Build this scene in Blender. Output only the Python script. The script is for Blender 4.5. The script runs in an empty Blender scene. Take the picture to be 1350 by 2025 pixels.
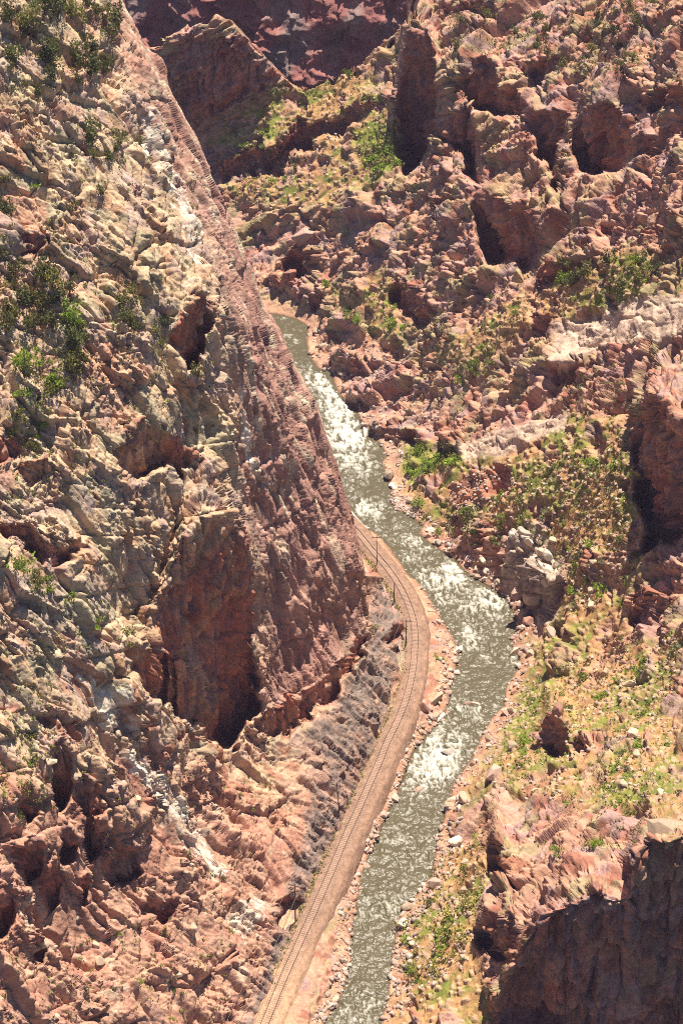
import bpy, math, random
import numpy as np
from concurrent.futures import ThreadPoolExecutor

random.seed(7)
RNG = np.random.default_rng(7)
scn = bpy.context.scene
COL = scn.collection

# ------------------------------------------------------------------ camera
CAM_H, PITCH, FOC = 290.0, math.radians(36.0), 3800.0     # metres, down tilt, focal length in photo pixels
PW, PH = 1350.0, 2025.0
cam_d = bpy.data.cameras.new('camera')
cam = bpy.data.objects.new('camera', cam_d)
COL.objects.link(cam)
cam.location = (0, 0, CAM_H)
cam.rotation_euler = (math.pi / 2 - PITCH, 0, 0)
cam_d.sensor_fit = 'VERTICAL'
cam_d.sensor_height = 36.0
cam_d.lens = 36.0 * FOC / PH
cam_d.clip_start = 1.0
cam_d.clip_end = 6000.0
scn.camera = cam

# ------------------------------------------------------------------ sky and sun
SUN_EL, SUN_AZ = math.radians(72.0), math.radians(25.0)   # azimuth measured from +Y towards +X
world = bpy.data.worlds.new('World')
scn.world = world
world.use_nodes = True
wn = world.node_tree
bg = wn.nodes['Background']
sky = wn.nodes.new('ShaderNodeTexSky')
sky.sky_type = 'NISHITA'
sky.sun_disc = False
sky.sun_elevation = SUN_EL
sky.sun_rotation = SUN_AZ
sky.altitude = 1700
wn.links.new(sky.outputs[0], bg.inputs[0])
bg.inputs[1].default_value = 0.055
sun_d = bpy.data.lights.new('sun', 'SUN')
sun_d.energy = 5.0
sun_d.angle = math.radians(0.53)
sun_d.color = (1.0, 0.90, 0.755)
sun = bpy.data.objects.new('sun', sun_d)
COL.objects.link(sun)
sun.rotation_euler = (math.pi / 2 - SUN_EL, 0, math.pi - SUN_AZ)
sun.location = (100, 400, 600)
scn.view_settings.view_transform = 'Standard'
scn.view_settings.look = 'None'
scn.view_settings.exposure = 1.08
scn.view_settings.gamma = 1.0
scn.view_settings.use_curve_mapping = False
scn.cycles.max_bounces = 6
scn.cycles.diffuse_bounces = 2
scn.cycles.use_denoising = False
scn.cycles.filter_width = 1.0

CP, SP = math.cos(PITCH), math.sin(PITCH)


def ray(px, py):
    a = (np.asarray(px, float) - PW / 2) / FOC
    b = (np.asarray(py, float) - PH / 2) / FOC
    return a, CP - SP * b, -SP - CP * b


def at(px, py, z=None, y=None):
    """world point of the site seen at a photo pixel, given its height or its distance"""
    dx, dy, dz = ray(px, py)
    s = (np.asarray(z) - CAM_H) / dz if z is not None else np.asarray(y) / dy
    return np.stack(np.broadcast_arrays(dx * s, dy * s, CAM_H + dz * s), -1)


def to_px(P):
    X, Y, Z = P[..., 0], P[..., 1], P[..., 2] - CAM_H
    f = Y * CP - Z * SP
    u = Y * SP + Z * CP
    return PW / 2 + FOC * X / f, PH / 2 - FOC * u / f


# ------------------------------------------------------------------ noise (numpy)
_G = np.array([(1, 1, 0), (-1, 1, 0), (1, -1, 0), (-1, -1, 0), (1, 0, 1), (-1, 0, 1), (1, 0, -1), (-1, 0, -1),
               (0, 1, 1), (0, -1, 1), (0, 1, -1), (0, -1, -1), (1, 1, 0), (-1, 1, 0), (0, -1, 1), (0, -1, -1)], np.float32)


def _hash(ix, iy, iz, seed):
    h = (ix.astype(np.uint32) * np.uint32(374761393) + iy.astype(np.uint32) * np.uint32(668265263)
         + iz.astype(np.uint32) * np.uint32(2246822519) + np.uint32((seed * 3266489917) & 0xffffffff))
    h = (h ^ (h >> np.uint32(13))) * np.uint32(1274126177)
    h = (h ^ (h >> np.uint32(16))) * np.uint32(2654435761)
    return h ^ (h >> np.uint32(15))


GX, GY, GZ = np.ascontiguousarray(_G[:, 0]), np.ascontiguousarray(_G[:, 1]), np.ascontiguousarray(_G[:, 2])
POOL = ThreadPoolExecutor(4)


def chunked(fn, p, *args):
    """run a per-point function on slices of the points in parallel"""
    if len(p) < 40000:
        return fn(p, *args)
    res = list(POOL.map(lambda c: fn(c, *args), np.array_split(p, max(4, len(p) // 60000))))
    if isinstance(res[0], tuple):
        return tuple(np.concatenate([r[k] for r in res]) for k in range(len(res[0])))
    return np.concatenate(res)


def perlin(p, seed=0):
    return chunked(_perlin, p, seed)


def _perlin(p, seed):
    p = p.astype(np.float32)
    i = np.floor(p)
    f = p - i
    i = i.astype(np.int32)
    w = f * f * f * (f * (f * 6 - 15) + 10)
    x, y, z = f[:, 0], f[:, 1], f[:, 2]

    def cor(dx, dy, dz):
        h = _hash(i[:, 0] + dx, i[:, 1] + dy, i[:, 2] + dz, seed) & np.uint32(15)
        return GX[h] * (x - dx) + GY[h] * (y - dy) + GZ[h] * (z - dz)

    def edge_(dy, dz):
        a = cor(0, dy, dz)
        return a + (cor(1, dy, dz) - a) * w[:, 0]

    def side_(dz):
        a = edge_(0, dz)
        return a + (edge_(1, dz) - a) * w[:, 1]
    a = side_(0)
    return a + (side_(1) - a) * w[:, 2]


def fbm(p, octv=4, seed=0, gain=0.5):
    a, o, n = 1.0, 0, 0.0
    for k in range(octv):
        o = o + a * perlin(p * 2.03 ** k + 11.3 * k, seed + k)
        n += a
        a *= gain
    return o / n * 1.6


def cells(p, seed=0, tilt=0.8, soft=0.0):
    return chunked(_cells, p, seed, tilt, soft)


def _cells(p, seed, tilt, soft):
    """blocky rock: every Voronoi cell has its own offset and tilt; returns (height, edge distance, random)"""
    p = p.astype(np.float32)
    i = np.floor(p - 0.5).astype(np.int32)
    b1 = np.full(len(p), 9.0, np.float32)
    b2 = np.full(len(p), 9.0, np.float32)
    hh = np.zeros(len(p), np.uint32)
    off = np.zeros_like(p)
    for dx in (0, 1):
        for dy in (0, 1):
            for dz in (0, 1):
                c = i + np.array((dx, dy, dz), np.int32)
                h = _hash(c[:, 0], c[:, 1], c[:, 2], seed)
                j = np.stack([(h & np.uint32(1023)), (h >> np.uint32(10)) & np.uint32(1023), (h >> np.uint32(20)) & np.uint32(1023)], 1).astype(np.float32) / 1023 * 0.7 + 0.15
                v = p - (c + j)
                d = (v * v).sum(1)
                m = d < b1
                b2 = np.where(m, b1, np.minimum(b2, d))
                b1 = np.where(m, d, b1)
                hh = np.where(m, h, hh)
                off = np.where(m[:, None], v, off)
    h2 = _hash(hh.view(np.int32), (hh >> np.uint32(7)).view(np.int32), (hh >> np.uint32(3)).view(np.int32), seed + 77)
    r = (h2 & np.uint32(0xffff)).astype(np.float32) / 65535
    g = np.stack([(h2 >> np.uint32(4)) & np.uint32(255), (h2 >> np.uint32(12)) & np.uint32(255), (h2 >> np.uint32(20)) & np.uint32(255)], 1).astype(np.float32) / 127.5 - 1
    e = np.sqrt(b2) - np.sqrt(b1)
    hgt_ = (r - 0.5) + tilt * (g * off).sum(1)
    return (hgt_ * sstep(-0.02, soft, e) if soft else hgt_), e, r


def sstep(a, b, x):
    t = np.clip((x - a) / (b - a), 0, 1)
    return t * t * (3 - 2 * t)


def poly_sd(px, py, poly):
    """signed distance to a polygon in the photo's plane: positive inside; far outside only a rough distance"""
    poly = np.asarray(poly, float)
    shp_ = np.shape(px)
    x, y = np.ravel(px).astype(np.float32), np.ravel(py).astype(np.float32)
    (bx0, by0), (bx1, by1) = poly.min(0), poly.max(0)
    far = np.maximum(np.maximum(bx0 - x, x - bx1), np.maximum(by0 - y, y - by1))
    d_all = -np.maximum(far, 80).astype(np.float32)
    sel = far < 80
    if sel.any():
        d_all[sel] = chunked(_poly_sd, np.stack([x[sel], y[sel]], 1), poly)
    return d_all.reshape(shp_)


def _poly_sd(xy, poly):
    x, y = xy[:, 0], xy[:, 1]
    d = np.full(len(x), 1e9, np.float32)
    ins = np.zeros(len(x), bool)
    n = len(poly)
    for k in range(n):
        x0, y0, x1, y1 = (np.float32(t_) for t_ in (*poly[k], *poly[(k + 1) % n]))
        ex, ey = x1 - x0, y1 - y0
        t = np.clip(((x - x0) * ex + (y - y0) * ey) / (ex * ex + ey * ey + np.float32(1e-9)), 0, 1)
        d = np.minimum(d, (x - x0 - t * ex) ** 2 + (y - y0 - t * ey) ** 2)
        if y0 != y1:
            ins ^= ((y0 > y) != (y1 > y)) & (x < (x1 - x0) * (y - y0) / (y1 - y0) + x0)
    d = np.sqrt(d)
    return np.where(ins, d, -d)


def tps(pts, vals, gx, gy, lam=3e-4):
    S = 1000.0
    P = np.asarray(pts, float) / S
    n = len(P)

    def ph(r2):
        return 0.5 * r2 * np.log(r2 + 1e-12)
    K = ph(((P[:, None] - P[None]) ** 2).sum(-1)) + lam * np.eye(n)
    A = np.zeros((n + 3, n + 3))
    A[:n, :n] = K
    A[:n, n] = A[n, :n] = 1
    A[:n, n + 1:] = P
    A[n + 1:, :n] = P.T
    w = np.linalg.solve(A, np.concatenate([vals, np.zeros(3)]))
    X, Y = np.meshgrid(gx / S, gy / S)
    out = w[n] + w[n + 1] * X + w[n + 2] * Y
    for k in range(n):
        out += w[k] * ph((X - P[k, 0]) ** 2 + (Y - P[k, 1]) ** 2)
    return out


def axis(lo, hi, f0, f1, fine=2.0, coarse=9.0):
    a = list(np.arange(lo, f0, coarse)) if lo < f0 else []
    c = list(np.arange(f1, hi + 1, coarse)) if hi > f1 else []
    return np.array(a + list(np.arange(f0, f1, fine)) + c)


# ------------------------------------------------------------------ what runs along the gorge floor (photo pixels)
LEFT_BANK = [(380, 640), (470, 700), (560, 820), (640, 930), (693, 1007), (718, 1041), (735, 1049), (755, 1064), (775, 1087), (789, 1107), (802, 1127), (815, 1144),
             (835, 1164), (849, 1180), (866, 1211), (884, 1240), (897, 1263), (908, 1288), (901, 1308), (900, 1334), (891, 1357), (890, 1383),
             (876, 1419), (848, 1447), (823, 1475), (807, 1507), (794, 1544), (786, 1575), (767, 1607), (744, 1655), (733, 1684), (720, 1711),
             (709, 1760), (702, 1807), (694, 1864), (696, 1890), (690, 1924), (679, 1964), (653, 2007), (640, 2028), (590, 2130), (540, 2280)]
RIGHT_BANK = [(380, 600), (470, 612), (544, 622), (587, 633), (609, 647), (604, 673), (611, 707), (627, 731), (650, 744), (662, 769), (684, 796), (706, 815),
              (722, 858), (750, 880), (765, 900), (753, 918), (762, 938), (773, 969), (773, 991), (780, 1010), (804, 1017), (820, 1026), (834, 1042),
              (826, 1058), (858, 1082), (882, 1096), (900, 1106), (913, 1124), (930, 1140), (960, 1156), (1003, 1186), (1024, 1230), (1010, 1270), (1026, 1302),
              (1013, 1340), (1000, 1362), (994, 1395), (970, 1422), (945, 1465), (932, 1500), (892, 1550), (885, 1590), (862, 1660), (852, 1730),
              (812, 1782), (784, 1822), (777, 1870), (770, 1920), (764, 1980), (754, 2025), (720, 2130), (680, 2280)]
RIVER = LEFT_BANK + RIGHT_BANK[::-1]
TRACK = [(560, 900), (620, 962), (665, 1010), (704, 1051), (733, 1087), (760, 1118), (784, 1151), (801, 1182), (814, 1216), (820, 1250), (818, 1306), (812, 1346), (801, 1388),
         (783, 1432), (764, 1470), (753, 1500), (733, 1544), (709, 1600), (684, 1653), (657, 1718), (619, 1806), (594, 1860), (569, 1916),
         (549, 1962), (526, 2020), (485, 2120), (425, 2270)]
BED_Z = 3.6
SIL = [(110, -260), (240, 0), (262, 45), (285, 88), (318, 118), (345, 200), (378, 262), (398, 300), (430, 370), (447, 410), (470, 470), (500, 545), (528, 610), (545, 640), (572, 702), (600, 758), (634, 830),
       (655, 890), (676, 950), (690, 1010), (702, 1060), (716, 1110), (722, 1138)]
BED_LEFT = [(758, 1142), (780, 1189), (795, 1222), (803, 1250), (799, 1328), (783, 1374), (761, 1434), (743, 1472), (712, 1545), (690, 1592), (662, 1655),
            (634, 1720), (600, 1795), (578, 1850), (552, 1908), (530, 1960), (503, 2025), (470, 2100), (400, 2280)]

# ------------------------------------------------------------------ terrain sheets
class Sheet:
    pass


def make_sheet(ctrl, ua, va):
    """smooth base surface through surveyed points (pixel, height or distance)"""
    inv = []
    for (px, py, kind, val) in ctrl:
        dx, dy, dz = ray(px, py)
        s = (val - CAM_H) / dz if kind == 'z' else val / dy
        inv.append(1.0 / s)
    inv = np.array(inv) * 400
    cu = np.arange(ua[0], ua[-1] + 12, 8.0)
    cv = np.arange(va[0], va[-1] + 12, 8.0)
    g = tps([(c[0], c[1]) for c in ctrl], inv, cu, cv)
    U, V = np.meshgrid(ua, va)
    fu = (U - cu[0]) / 8.0
    fv = (V - cv[0]) / 8.0
    iu = np.clip(fu.astype(int), 0, len(cu) - 2)
    iv = np.clip(fv.astype(int), 0, len(cv) - 2)
    tu, tv = fu - iu, fv - iv
    gi = (g[iv, iu] * (1 - tu) + g[iv, iu + 1] * tu) * (1 - tv) + (g[iv + 1, iu] * (1 - tu) + g[iv + 1, iu + 1] * tu) * tv
    sh = Sheet()
    sh.ua, sh.va, sh.U, sh.V = ua, va, U, V
    sh.S = 400.0 / gi
    sh.set_pos()
    return sh


def _set_pos(self):
    dx, dy, dz = ray(self.U, self.V)
    self.P = np.stack([dx * self.S, dy * self.S, CAM_H + dz * self.S], -1)


def _normals(self):
    du = np.gradient(self.P, axis=1)
    dv = np.gradient(self.P, axis=0)
    n = np.cross(du, dv)
    n /= np.linalg.norm(n, axis=-1, keepdims=True) + 1e-9
    v = self.P - np.array((0, 0, CAM_H))
    n[(n * v).sum(-1) > 0] *= -1
    return n


def _relax(self, n=4):
    """round off the steps where a face meets its surroundings"""
    for _ in range(n):
        S = self.S
        S = np.concatenate([S[:1], 0.25 * S[:-2] + 0.5 * S[1:-1] + 0.25 * S[2:], S[-1:]], 0)
        self.S = np.concatenate([S[:, :1], 0.25 * S[:, :-2] + 0.5 * S[:, 1:-1] + 0.25 * S[:, 2:], S[:, -1:]], 1)


def _box(a, r, ax):
    c = np.cumsum(np.concatenate([np.repeat(a.take([0], ax), r + 1, ax), a, np.repeat(a.take([-1], ax), r, ax)], ax), ax)
    n = a.shape[ax]
    return (c.take(range(2 * r + 1, 2 * r + 1 + n), ax) - c.take(range(0, n), ax)) / (2 * r + 1)


def _soft_normals(self, r=9):
    n = self.normals()
    for _ in range(2):
        n = _box(_box(n, r, 0), r, 1)
    return n / (np.linalg.norm(n, axis=-1, keepdims=True) + 1e-9)


def _calm(self):
    """1 on ground the mesh samples well, small where it is drawn out along a step"""
    px = self.S / FOC
    lu = np.linalg.norm(np.gradient(self.P, axis=1), axis=-1) / (np.gradient(self.U, axis=1) * px)
    lv = np.linalg.norm(np.gradient(self.P, axis=0), axis=-1) / (np.gradient(self.V, axis=0) * px)
    m = 1 - 0.88 * sstep(3.6, 8.0, np.maximum(lu, lv))
    return _box(_box(m, 3, 0), 3, 1)


Sheet.calm = _calm
Sheet.soft_normals = _soft_normals
Sheet.relax = _relax
Sheet.set_pos = _set_pos
Sheet.normals = _normals


def cliff(sh, upper, lower, face, lean=0.06, rag=None, back=1.0, anchor=0.5):
    """a steep rock face between an upper lip and a foot line with a bench above it; face = horizontal direction it looks to,
    lean = metres the lip overhangs per metre of height"""
    up, lo = np.array(upper, float), np.array(lower, float)
    x0, x1 = max(up[0, 0], lo[0, 0]), min(up[-1, 0], lo[-1, 0])
    j0, j1 = np.searchsorted(sh.ua, (x0 - 25, x1 + 25))
    hmax = (np.interp(up[:, 0], lo[:, 0], lo[:, 1]) - up[:, 1]).max()
    i0, i1 = np.searchsorted(sh.va, (up[:, 1].min() - 30 - 1.3 * hmax, lo[:, 1].max() + 30))
    sl = (slice(i0, i1), slice(j0, j1))
    U, V = sh.U[sl], sh.V[sl]
    Uw, Vw = U + rag[0][sl], V + rag[1][sl]
    ins = (Uw >= x0) & (Uw <= x1) & (Vw > np.interp(Uw, up[:, 0], up[:, 1])) & (Vw < np.interp(Uw, lo[:, 0], lo[:, 1]))
    yu = np.interp(U, up[:, 0], up[:, 1])
    yl = np.interp(U, lo[:, 0], lo[:, 1])
    h = np.maximum(yl - yu, 1)
    incol = sstep(x0 - 20, x0 + 6, U) * sstep(x1 + 20, x1 - 6, U)
    nh = np.array(face, float)
    nh /= np.linalg.norm(nh)
    nv, nu = sh.U.shape
    iu = np.broadcast_to(np.arange(j0, j1)[None], U.shape)
    S0 = sh.S

    def col(y):
        i = np.clip(np.searchsorted(sh.va, y), 0, nv - 1)
        return i, S0[i, iu]
    ivl, sf = col(yl)
    ivu, su = col(yu)
    dx, dy, dz = ray(U, np.asarray(sh.va)[ivl])
    c_foot = (dx * nh[0] + dy * nh[1]) * sf - lean * (dz * sf)
    dx, dy, dz = ray(U, np.asarray(sh.va)[ivu])
    c_lip = (dx * nh[0] + dy * nh[1]) * su - lean * (dz * su)
    cc_ = c_foot * anchor + c_lip * (1 - anchor)

    def plane(Uq, Vq):
        ex, ey, ez = ray(Uq, Vq)
        return cc_ / (ex * nh[0] + ey * nh[1] - lean * ez)
    s = plane(U, V)
    cur = S0[sl]
    ok = ins & (s > 0.84 * cur) & (s < 1.15 * cur)
    k = np.clip(plane(U, np.asarray(sh.va)[ivu]) / su, 0.86, 1.08)
    bench_h = np.clip(back * h, 14, 160)
    t = np.clip((yu - V) / bench_h, 0, 1)
    t2_ = np.clip((V - yu) / np.maximum(h, 12), 0, 1)
    new = np.where(ok, s, cur * (1 + incol * (k - 1) * np.where(V <= yu, (1 - t) ** 1.4, (1 - t2_) ** 1.4)))
    sh.S[sl] = new
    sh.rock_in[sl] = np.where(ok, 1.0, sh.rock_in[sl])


def mesh_from_grid(name, sh, keep, mat, attrs):
    nv, nu = sh.U.shape
    fk = keep[:-1, :-1] & keep[1:, :-1] & keep[:-1, 1:] & keep[1:, 1:]
    idx = np.arange(nv * nu).reshape(nv, nu)
    q = np.stack([idx[:-1, :-1][fk], idx[1:, :-1][fk], idx[1:, 1:][fk], idx[:-1, 1:][fk]], 1)
    used = np.unique(q)
    remap = np.full(nv * nu, -1, np.int64)
    remap[used] = np.arange(len(used))
    q = remap[q]
    me = bpy.data.meshes.new(name)
    me.vertices.add(len(used))
    me.vertices.foreach_set('co', sh.P.reshape(-1, 3)[used].astype(np.float32).ravel())
    me.loops.add(len(q) * 4)
    me.loops.foreach_set('vertex_index', q.astype(np.int32).ravel())
    me.polygons.add(len(q))
    me.polygons.foreach_set('loop_start', np.arange(0, len(q) * 4, 4, dtype=np.int32))
    me.update(calc_edges=True)
    for an, av in attrs.items():
        a = me.attributes.new(an, 'FLOAT_COLOR', 'POINT')
        c = np.ones((len(used), 4), np.float32)
        c[:, :3] = av.reshape(-1, 3)[used]
        a.data.foreach_set('color', c.ravel())
    me.materials.append(mat)
    o = bpy.data.objects.new(name, me)
    COL.objects.link(o)
    return o


# ------------------------------------------------------------------ materials
def new_mat(name):
    m = bpy.data.materials.new(name)
    m.use_nodes = True
    nt = m.node_tree
    b = nt.nodes['Principled BSDF']
    return m, nt, b


def terrain_mat(name, bump=0.6, rough=0.9, sc=1.6):
    m, nt, b = new_mat(name)
    at_ = nt.nodes.new('ShaderNodeAttribute')
    at_.attribute_name = 'Col'
    geo = nt.nodes.new('ShaderNodeNewGeometry')
    n1 = nt.nodes.new('ShaderNodeTexNoise')
    n1.inputs['Scale'].default_value = sc
    n1.inputs['Detail'].default_value = 5
    n1.inputs['Roughness'].default_value = 0.7
    nt.links.new(geo.outputs['Position'], n1.inputs['Vector'])
    mr = nt.nodes.new('ShaderNodeMapRange')
    mr.inputs['From Min'].default_value = 0.3
    mr.inputs['From Max'].default_value = 0.7
    mr.inputs['To Min'].default_value = 0.72
    mr.inputs['To Max'].default_value = 1.24
    nt.links.new(n1.outputs['Fac'], mr.inputs['Value'])
    mx = nt.nodes.new('ShaderNodeMix')
    mx.data_type = 'RGBA'
    mx.blend_type = 'MULTIPLY'
    mx.inputs['Factor'].default_value = 1.0
    nt.links.new(at_.outputs['Color'], mx.inputs['A'])
    nt.links.new(mr.outputs['Result'], mx.inputs['B'])
    nt.links.new(mx.outputs['Result'], b.inputs['Base Color'])
    b.inputs['Roughness'].default_value = rough
    b.inputs['Specular IOR Level'].default_value = 0.25
    bp = nt.nodes.new('ShaderNodeBump')
    bp.inputs['Strength'].default_value = bump
    bp.inputs['Distance'].default_value = 0.5
    nt.links.new(n1.outputs['Fac'], bp.inputs['Height'])
    nt.links.new(bp.outputs['Normal'], b.inputs['Normal'])
    return m


MAT_ROCK = terrain_mat('canyon_rock')


def lerp(a, b, t):
    return a + (b - a) * t[..., None]


def vivid(c, k):
    g = c.mean(1, keepdims=True)
    return np.clip(g + (c - g) * k, 0.02, 1)


def c3(r, g, b):
    return np.array((r, g, b), float)


def frame(e1, hint=(0, 0, 1)):
    e1 = np.array(e1, float)
    e1 /= np.linalg.norm(e1)
    e2 = np.cross(hint, e1)
    e2 /= np.linalg.norm(e2)
    return np.stack([e1, e2, np.cross(e1, e2)], 1)


def joints(p, n, lam, seed, step, groove, wob_=0.1):
    """a set of straight parallel fractures: slabs stepped against each other and open cracks between them"""
    n = np.array(n, float)
    n /= np.linalg.norm(n)
    t = (p @ n) / lam + wob_ * fbm(p / 7.0, 2, seed) + 0.5 * perlin(p / 40.0, seed + 1)
    i = np.floor(t).astype(np.int32)
    f = t - i
    blk = np.floor((p @ np.cross(n, (0.3, 0.5, 0.81))) / (2.6 * lam) + 0.37 * i).astype(np.int32)
    r = (_hash(i, blk, i * 0, seed) & np.uint32(1023)).astype(np.float32) / 1023 - 0.5
    m = sstep(-0.25, 0.2, fbm(p / 12.0, 2, seed + 5))
    w = np.minimum(f, 1 - f) * lam
    return m * (step * r - groove * np.exp(-w / 0.16))


def rock(p, FR, seed, long=2.0, ledge=1.25, big=3.4, sets=()):
    """relief of jointed, foliated rock in metres; returns relief and per-block random tones"""
    w = np.stack([fbm(p / 9.0, 2, seed + 31), fbm(p / 9.0, 2, seed + 32), fbm(p / 9.0, 2, seed + 33)], 1)
    q = (p + 0.9 * w) @ FR
    rough = sstep(-0.12, 0.28, fbm(p / 12.0, 3, seed + 40))            # broken against slabby ground
    c0, e0, r0 = cells(q / np.array((13.0 * long, 15.0, 9.0)), seed + 1, 0.9, 0.1)
    c1, e1, r1 = cells(q / np.array((7.0 * long, 7.0, 4.6)), seed + 2, 0.9, 0.1)
    c2, e2, r2 = cells(q / np.array((3.0 * long, 2.6, 1.6)), seed + 3, 0.9)
    c3_, e3, r3 = cells(q / np.array((0.85 * long, 0.95, 0.7)), seed + 4, 0.7)
    c5, e5, r5 = cells(q / np.array((0.9, 0.6, 0.5)), seed + 5, 0.9)
    t1 = q[:, 2] / 3.8 + 0.9 * fbm(q / np.array((14.0, 7.0, 7.0)), 2, seed + 50)
    t2 = q[:, 2] / 0.95 + 0.9 * fbm(q / np.array((5.0, 2.2, 2.2)), 2, seed + 52)
    f1 = t1 - np.floor(t1)
    f2 = t2 - np.floor(t2)
    led = np.where(f1 < 0.86, f1 / 0.86, (1 - f1) / 0.14) - 0.5
    led2 = np.where(f2 < 0.8, f2 / 0.8, (1 - f2) / 0.2) - 0.5
    m1 = sstep(-0.2, 0.35, fbm(p / 10.0, 2, seed + 55))
    m2 = sstep(-0.2, 0.35, fbm(p / 4.0, 2, seed + 57))
    f = fbm(q / np.array((3.0 * long, 4.2, 4.2)), 5, seed + 60, 0.55)
    g = fbm(q / np.array((0.6 * long, 0.9, 0.9)), 2, seed + 66, 0.6)
    D = (big * c0 + 1.9 * c1 + (0.25 + 1.05 * rough) * c2 + (0.12 + 0.68 * rough) * c3_ + (0.1 + 0.2 * rough) * c5 + ledge * led * (0.25 + 0.75 * m1) + 0.3 * led2 * m2 + (0.15 + 0.3 * rough) * f + 0.1 * g
         - 0.9 * np.exp(-e0 / 0.02) - 0.8 * np.exp(-e1 / 0.03) - 0.3 * np.exp(-e2 / 0.05))
    for k, (n_, lam, st, gr) in enumerate(sets):
        D = D + joints(p, n_, lam, seed + 80 + 7 * k, st, gr)
    return D, c1, c2, c3_ + 0.4 * c5, r2, r3, q, rough


# ================================================================== LEFT WALL
L_CTRL = []
for py, y in zip((-250, 0, 200, 400, 600, 800, 1000, 1200, 1400, 1600, 1800, 2025, 2260), (374, 350, 332, 316, 300.5, 286, 272, 258.5, 246, 233, 219, 204, 190)):
    L_CTRL += [(0, py, 'y', y), (-250, py, 'y', y - 15)]
L_CTRL += [(120, 0, 'y', 358), (150, 200, 'y', 339), (260, 200, 'y', 350), (150, 400, 'y', 322), (300, 400, 'y', 334), (150, 600, 'y', 306), (300, 600, 'y', 315),
           (420, 560, 'y', 328), (150, 800, 'y', 292), (300, 800, 'y', 302), (430, 800, 'y', 314), (150, 1000, 'y', 279), (300, 1000, 'y', 289), (400, 1010, 'y', 302), (500, 1000, 'y', 318),
           (600, 1000, 'y', 329), (520, 800, 'y', 327), (480, 640, 'y', 332), (150, 1200, 'y', 266), (270, 1200, 'y', 278), (400, 1200, 'y', 294), (500, 1230, 'y', 307), (600, 1250, 'y', 316), (680, 1200, 'y', 331),
           (150, 1400, 'y', 255), (300, 1380, 'y', 269), (420, 1440, 'y', 285), (450, 1480, 'z', 22), (560, 1450, 'z', 17), (650, 1390, 'z', 14), (720, 1280, 'z', 12), (735, 1210, 'y', 345), (742, 1150, 'z', 7),
           (150, 1600, 'y', 243), (300, 1600, 'y', 256), (450, 1600, 'z', 17), (560, 1600, 'z', 12), (640, 1600, 'z', 8), (600, 1500, 'z', 13), (690, 1480, 'z', 9), (740, 1380, 'z', 8.5),
           (150, 1800, 'z', 34), (300, 1800, 'z', 24), (450, 1800, 'z', 13), (550, 1800, 'z', 7), (300, 2025, 'z', 17), (400, 2025, 'z', 10), (150, 2025, 'z', 27),
           (300, 2250, 'z', 8), (150, 2250, 'z', 15)]
L_CTRL += [(x, y, 'z', 3.2) for x, y in BED_LEFT[::2]]
for (x, y), yy in zip(SIL, np.interp([p[1] for p in SIL], (-260, 0, 370, 640, 1010, 1138), (396, 380, 364, 356, 347, 345.5))):
    if (x, y) in SIL[::2]:
        L_CTRL.append((x, y, 'y', yy))
ua = axis(-260, 850, -14, 830, 1.6)
va = axis(-260, 2260, -14, 2040)
L = make_sheet(L_CTRL, ua, va)
L.P0 = L.P.copy()
L.N0 = L.normals()
L.rock_in = np.zeros(L.U.shape)
shp = L.U.shape
flat = L.P0.reshape(-1, 3)
rag = ((fbm(flat / 6.0, 4, 5) * 13 + cells(flat / 5.0, 12, 0.6)[0] * 16).reshape(shp), (fbm(flat / 5.0, 4, 9) * 13 + cells(flat / 4.0, 13, 0.8)[0] * 20).reshape(shp))
FL = (0.45, -0.9)
# recesses and dark steep faces (upper lip, foot)
cliff(L, [(285, 1255), (330, 1150), (370, 1060), (400, 1012), (440, 1010), (470, 1040), (497, 1080), (503, 1120)],
      [(285, 1265), (330, 1290), (370, 1340), (400, 1400), (430, 1465), (455, 1478), (485, 1440), (503, 1400)], FL, 0.08, rag=rag, anchor=0.5, back=0.4)
cliff(L, [(228, 878), (250, 850), (285, 832), (320, 838), (350, 868), (400, 905)], [(228, 890), (250, 945), (285, 938), (320, 925), (350, 940), (400, 912)], FL, 0.2, rag=rag, anchor=0.15, back=0.6)
cliff(L, [(345, 655), (370, 600), (400, 585), (415, 600)], [(345, 660), (370, 735), (400, 715), (415, 650)], FL, 0.2, rag=rag, anchor=0.15, back=0.6)
cliff(L, [(-40, 1045), (30, 1030), (60, 1032), (90, 1070), (150, 1075), (200, 1062)], [(-40, 1050), (30, 1060), (60, 1085), (90, 1120), (150, 1100), (200, 1070)], FL, 0.2, rag=rag, anchor=0.15, back=0.6)
cliff(L, [(-30, 862), (0, 865), (38, 862), (45, 890)], [(-30, 905), (0, 915), (38, 905), (45, 900)], FL, 0.2, rag=rag, anchor=0.15, back=0.6)
cliff(L, [(38, 905), (60, 918), (95, 918), (108, 930)], [(38, 940), (60, 965), (95, 955), (108, 935)], FL, 0.2, rag=rag, anchor=0.15, back=0.6)
cliff(L, [(55, 462), (80, 452), (105, 465)], [(55, 480), (80, 495), (105, 470)], FL, 0.2, rag=rag, anchor=0.15, back=0.6)
cliff(L, [(500, 1425), (540, 1405), (600, 1380), (650, 1340), (700, 1268), (728, 1228)], [(500, 1445), (540, 1450), (600, 1425), (650, 1388), (700, 1310), (728, 1235)], (0.5, -0.85), 0.12, rag=rag, anchor=0.1, back=0.4)
cliff(L, [(240, 1262), (280, 1275), (330, 1285), (380, 1330), (430, 1400)], [(240, 1290), (280, 1370), (330, 1400), (380, 1440), (430, 1470)], FL, 0.1, rag=rag, anchor=0.35, back=0.6)
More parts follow.
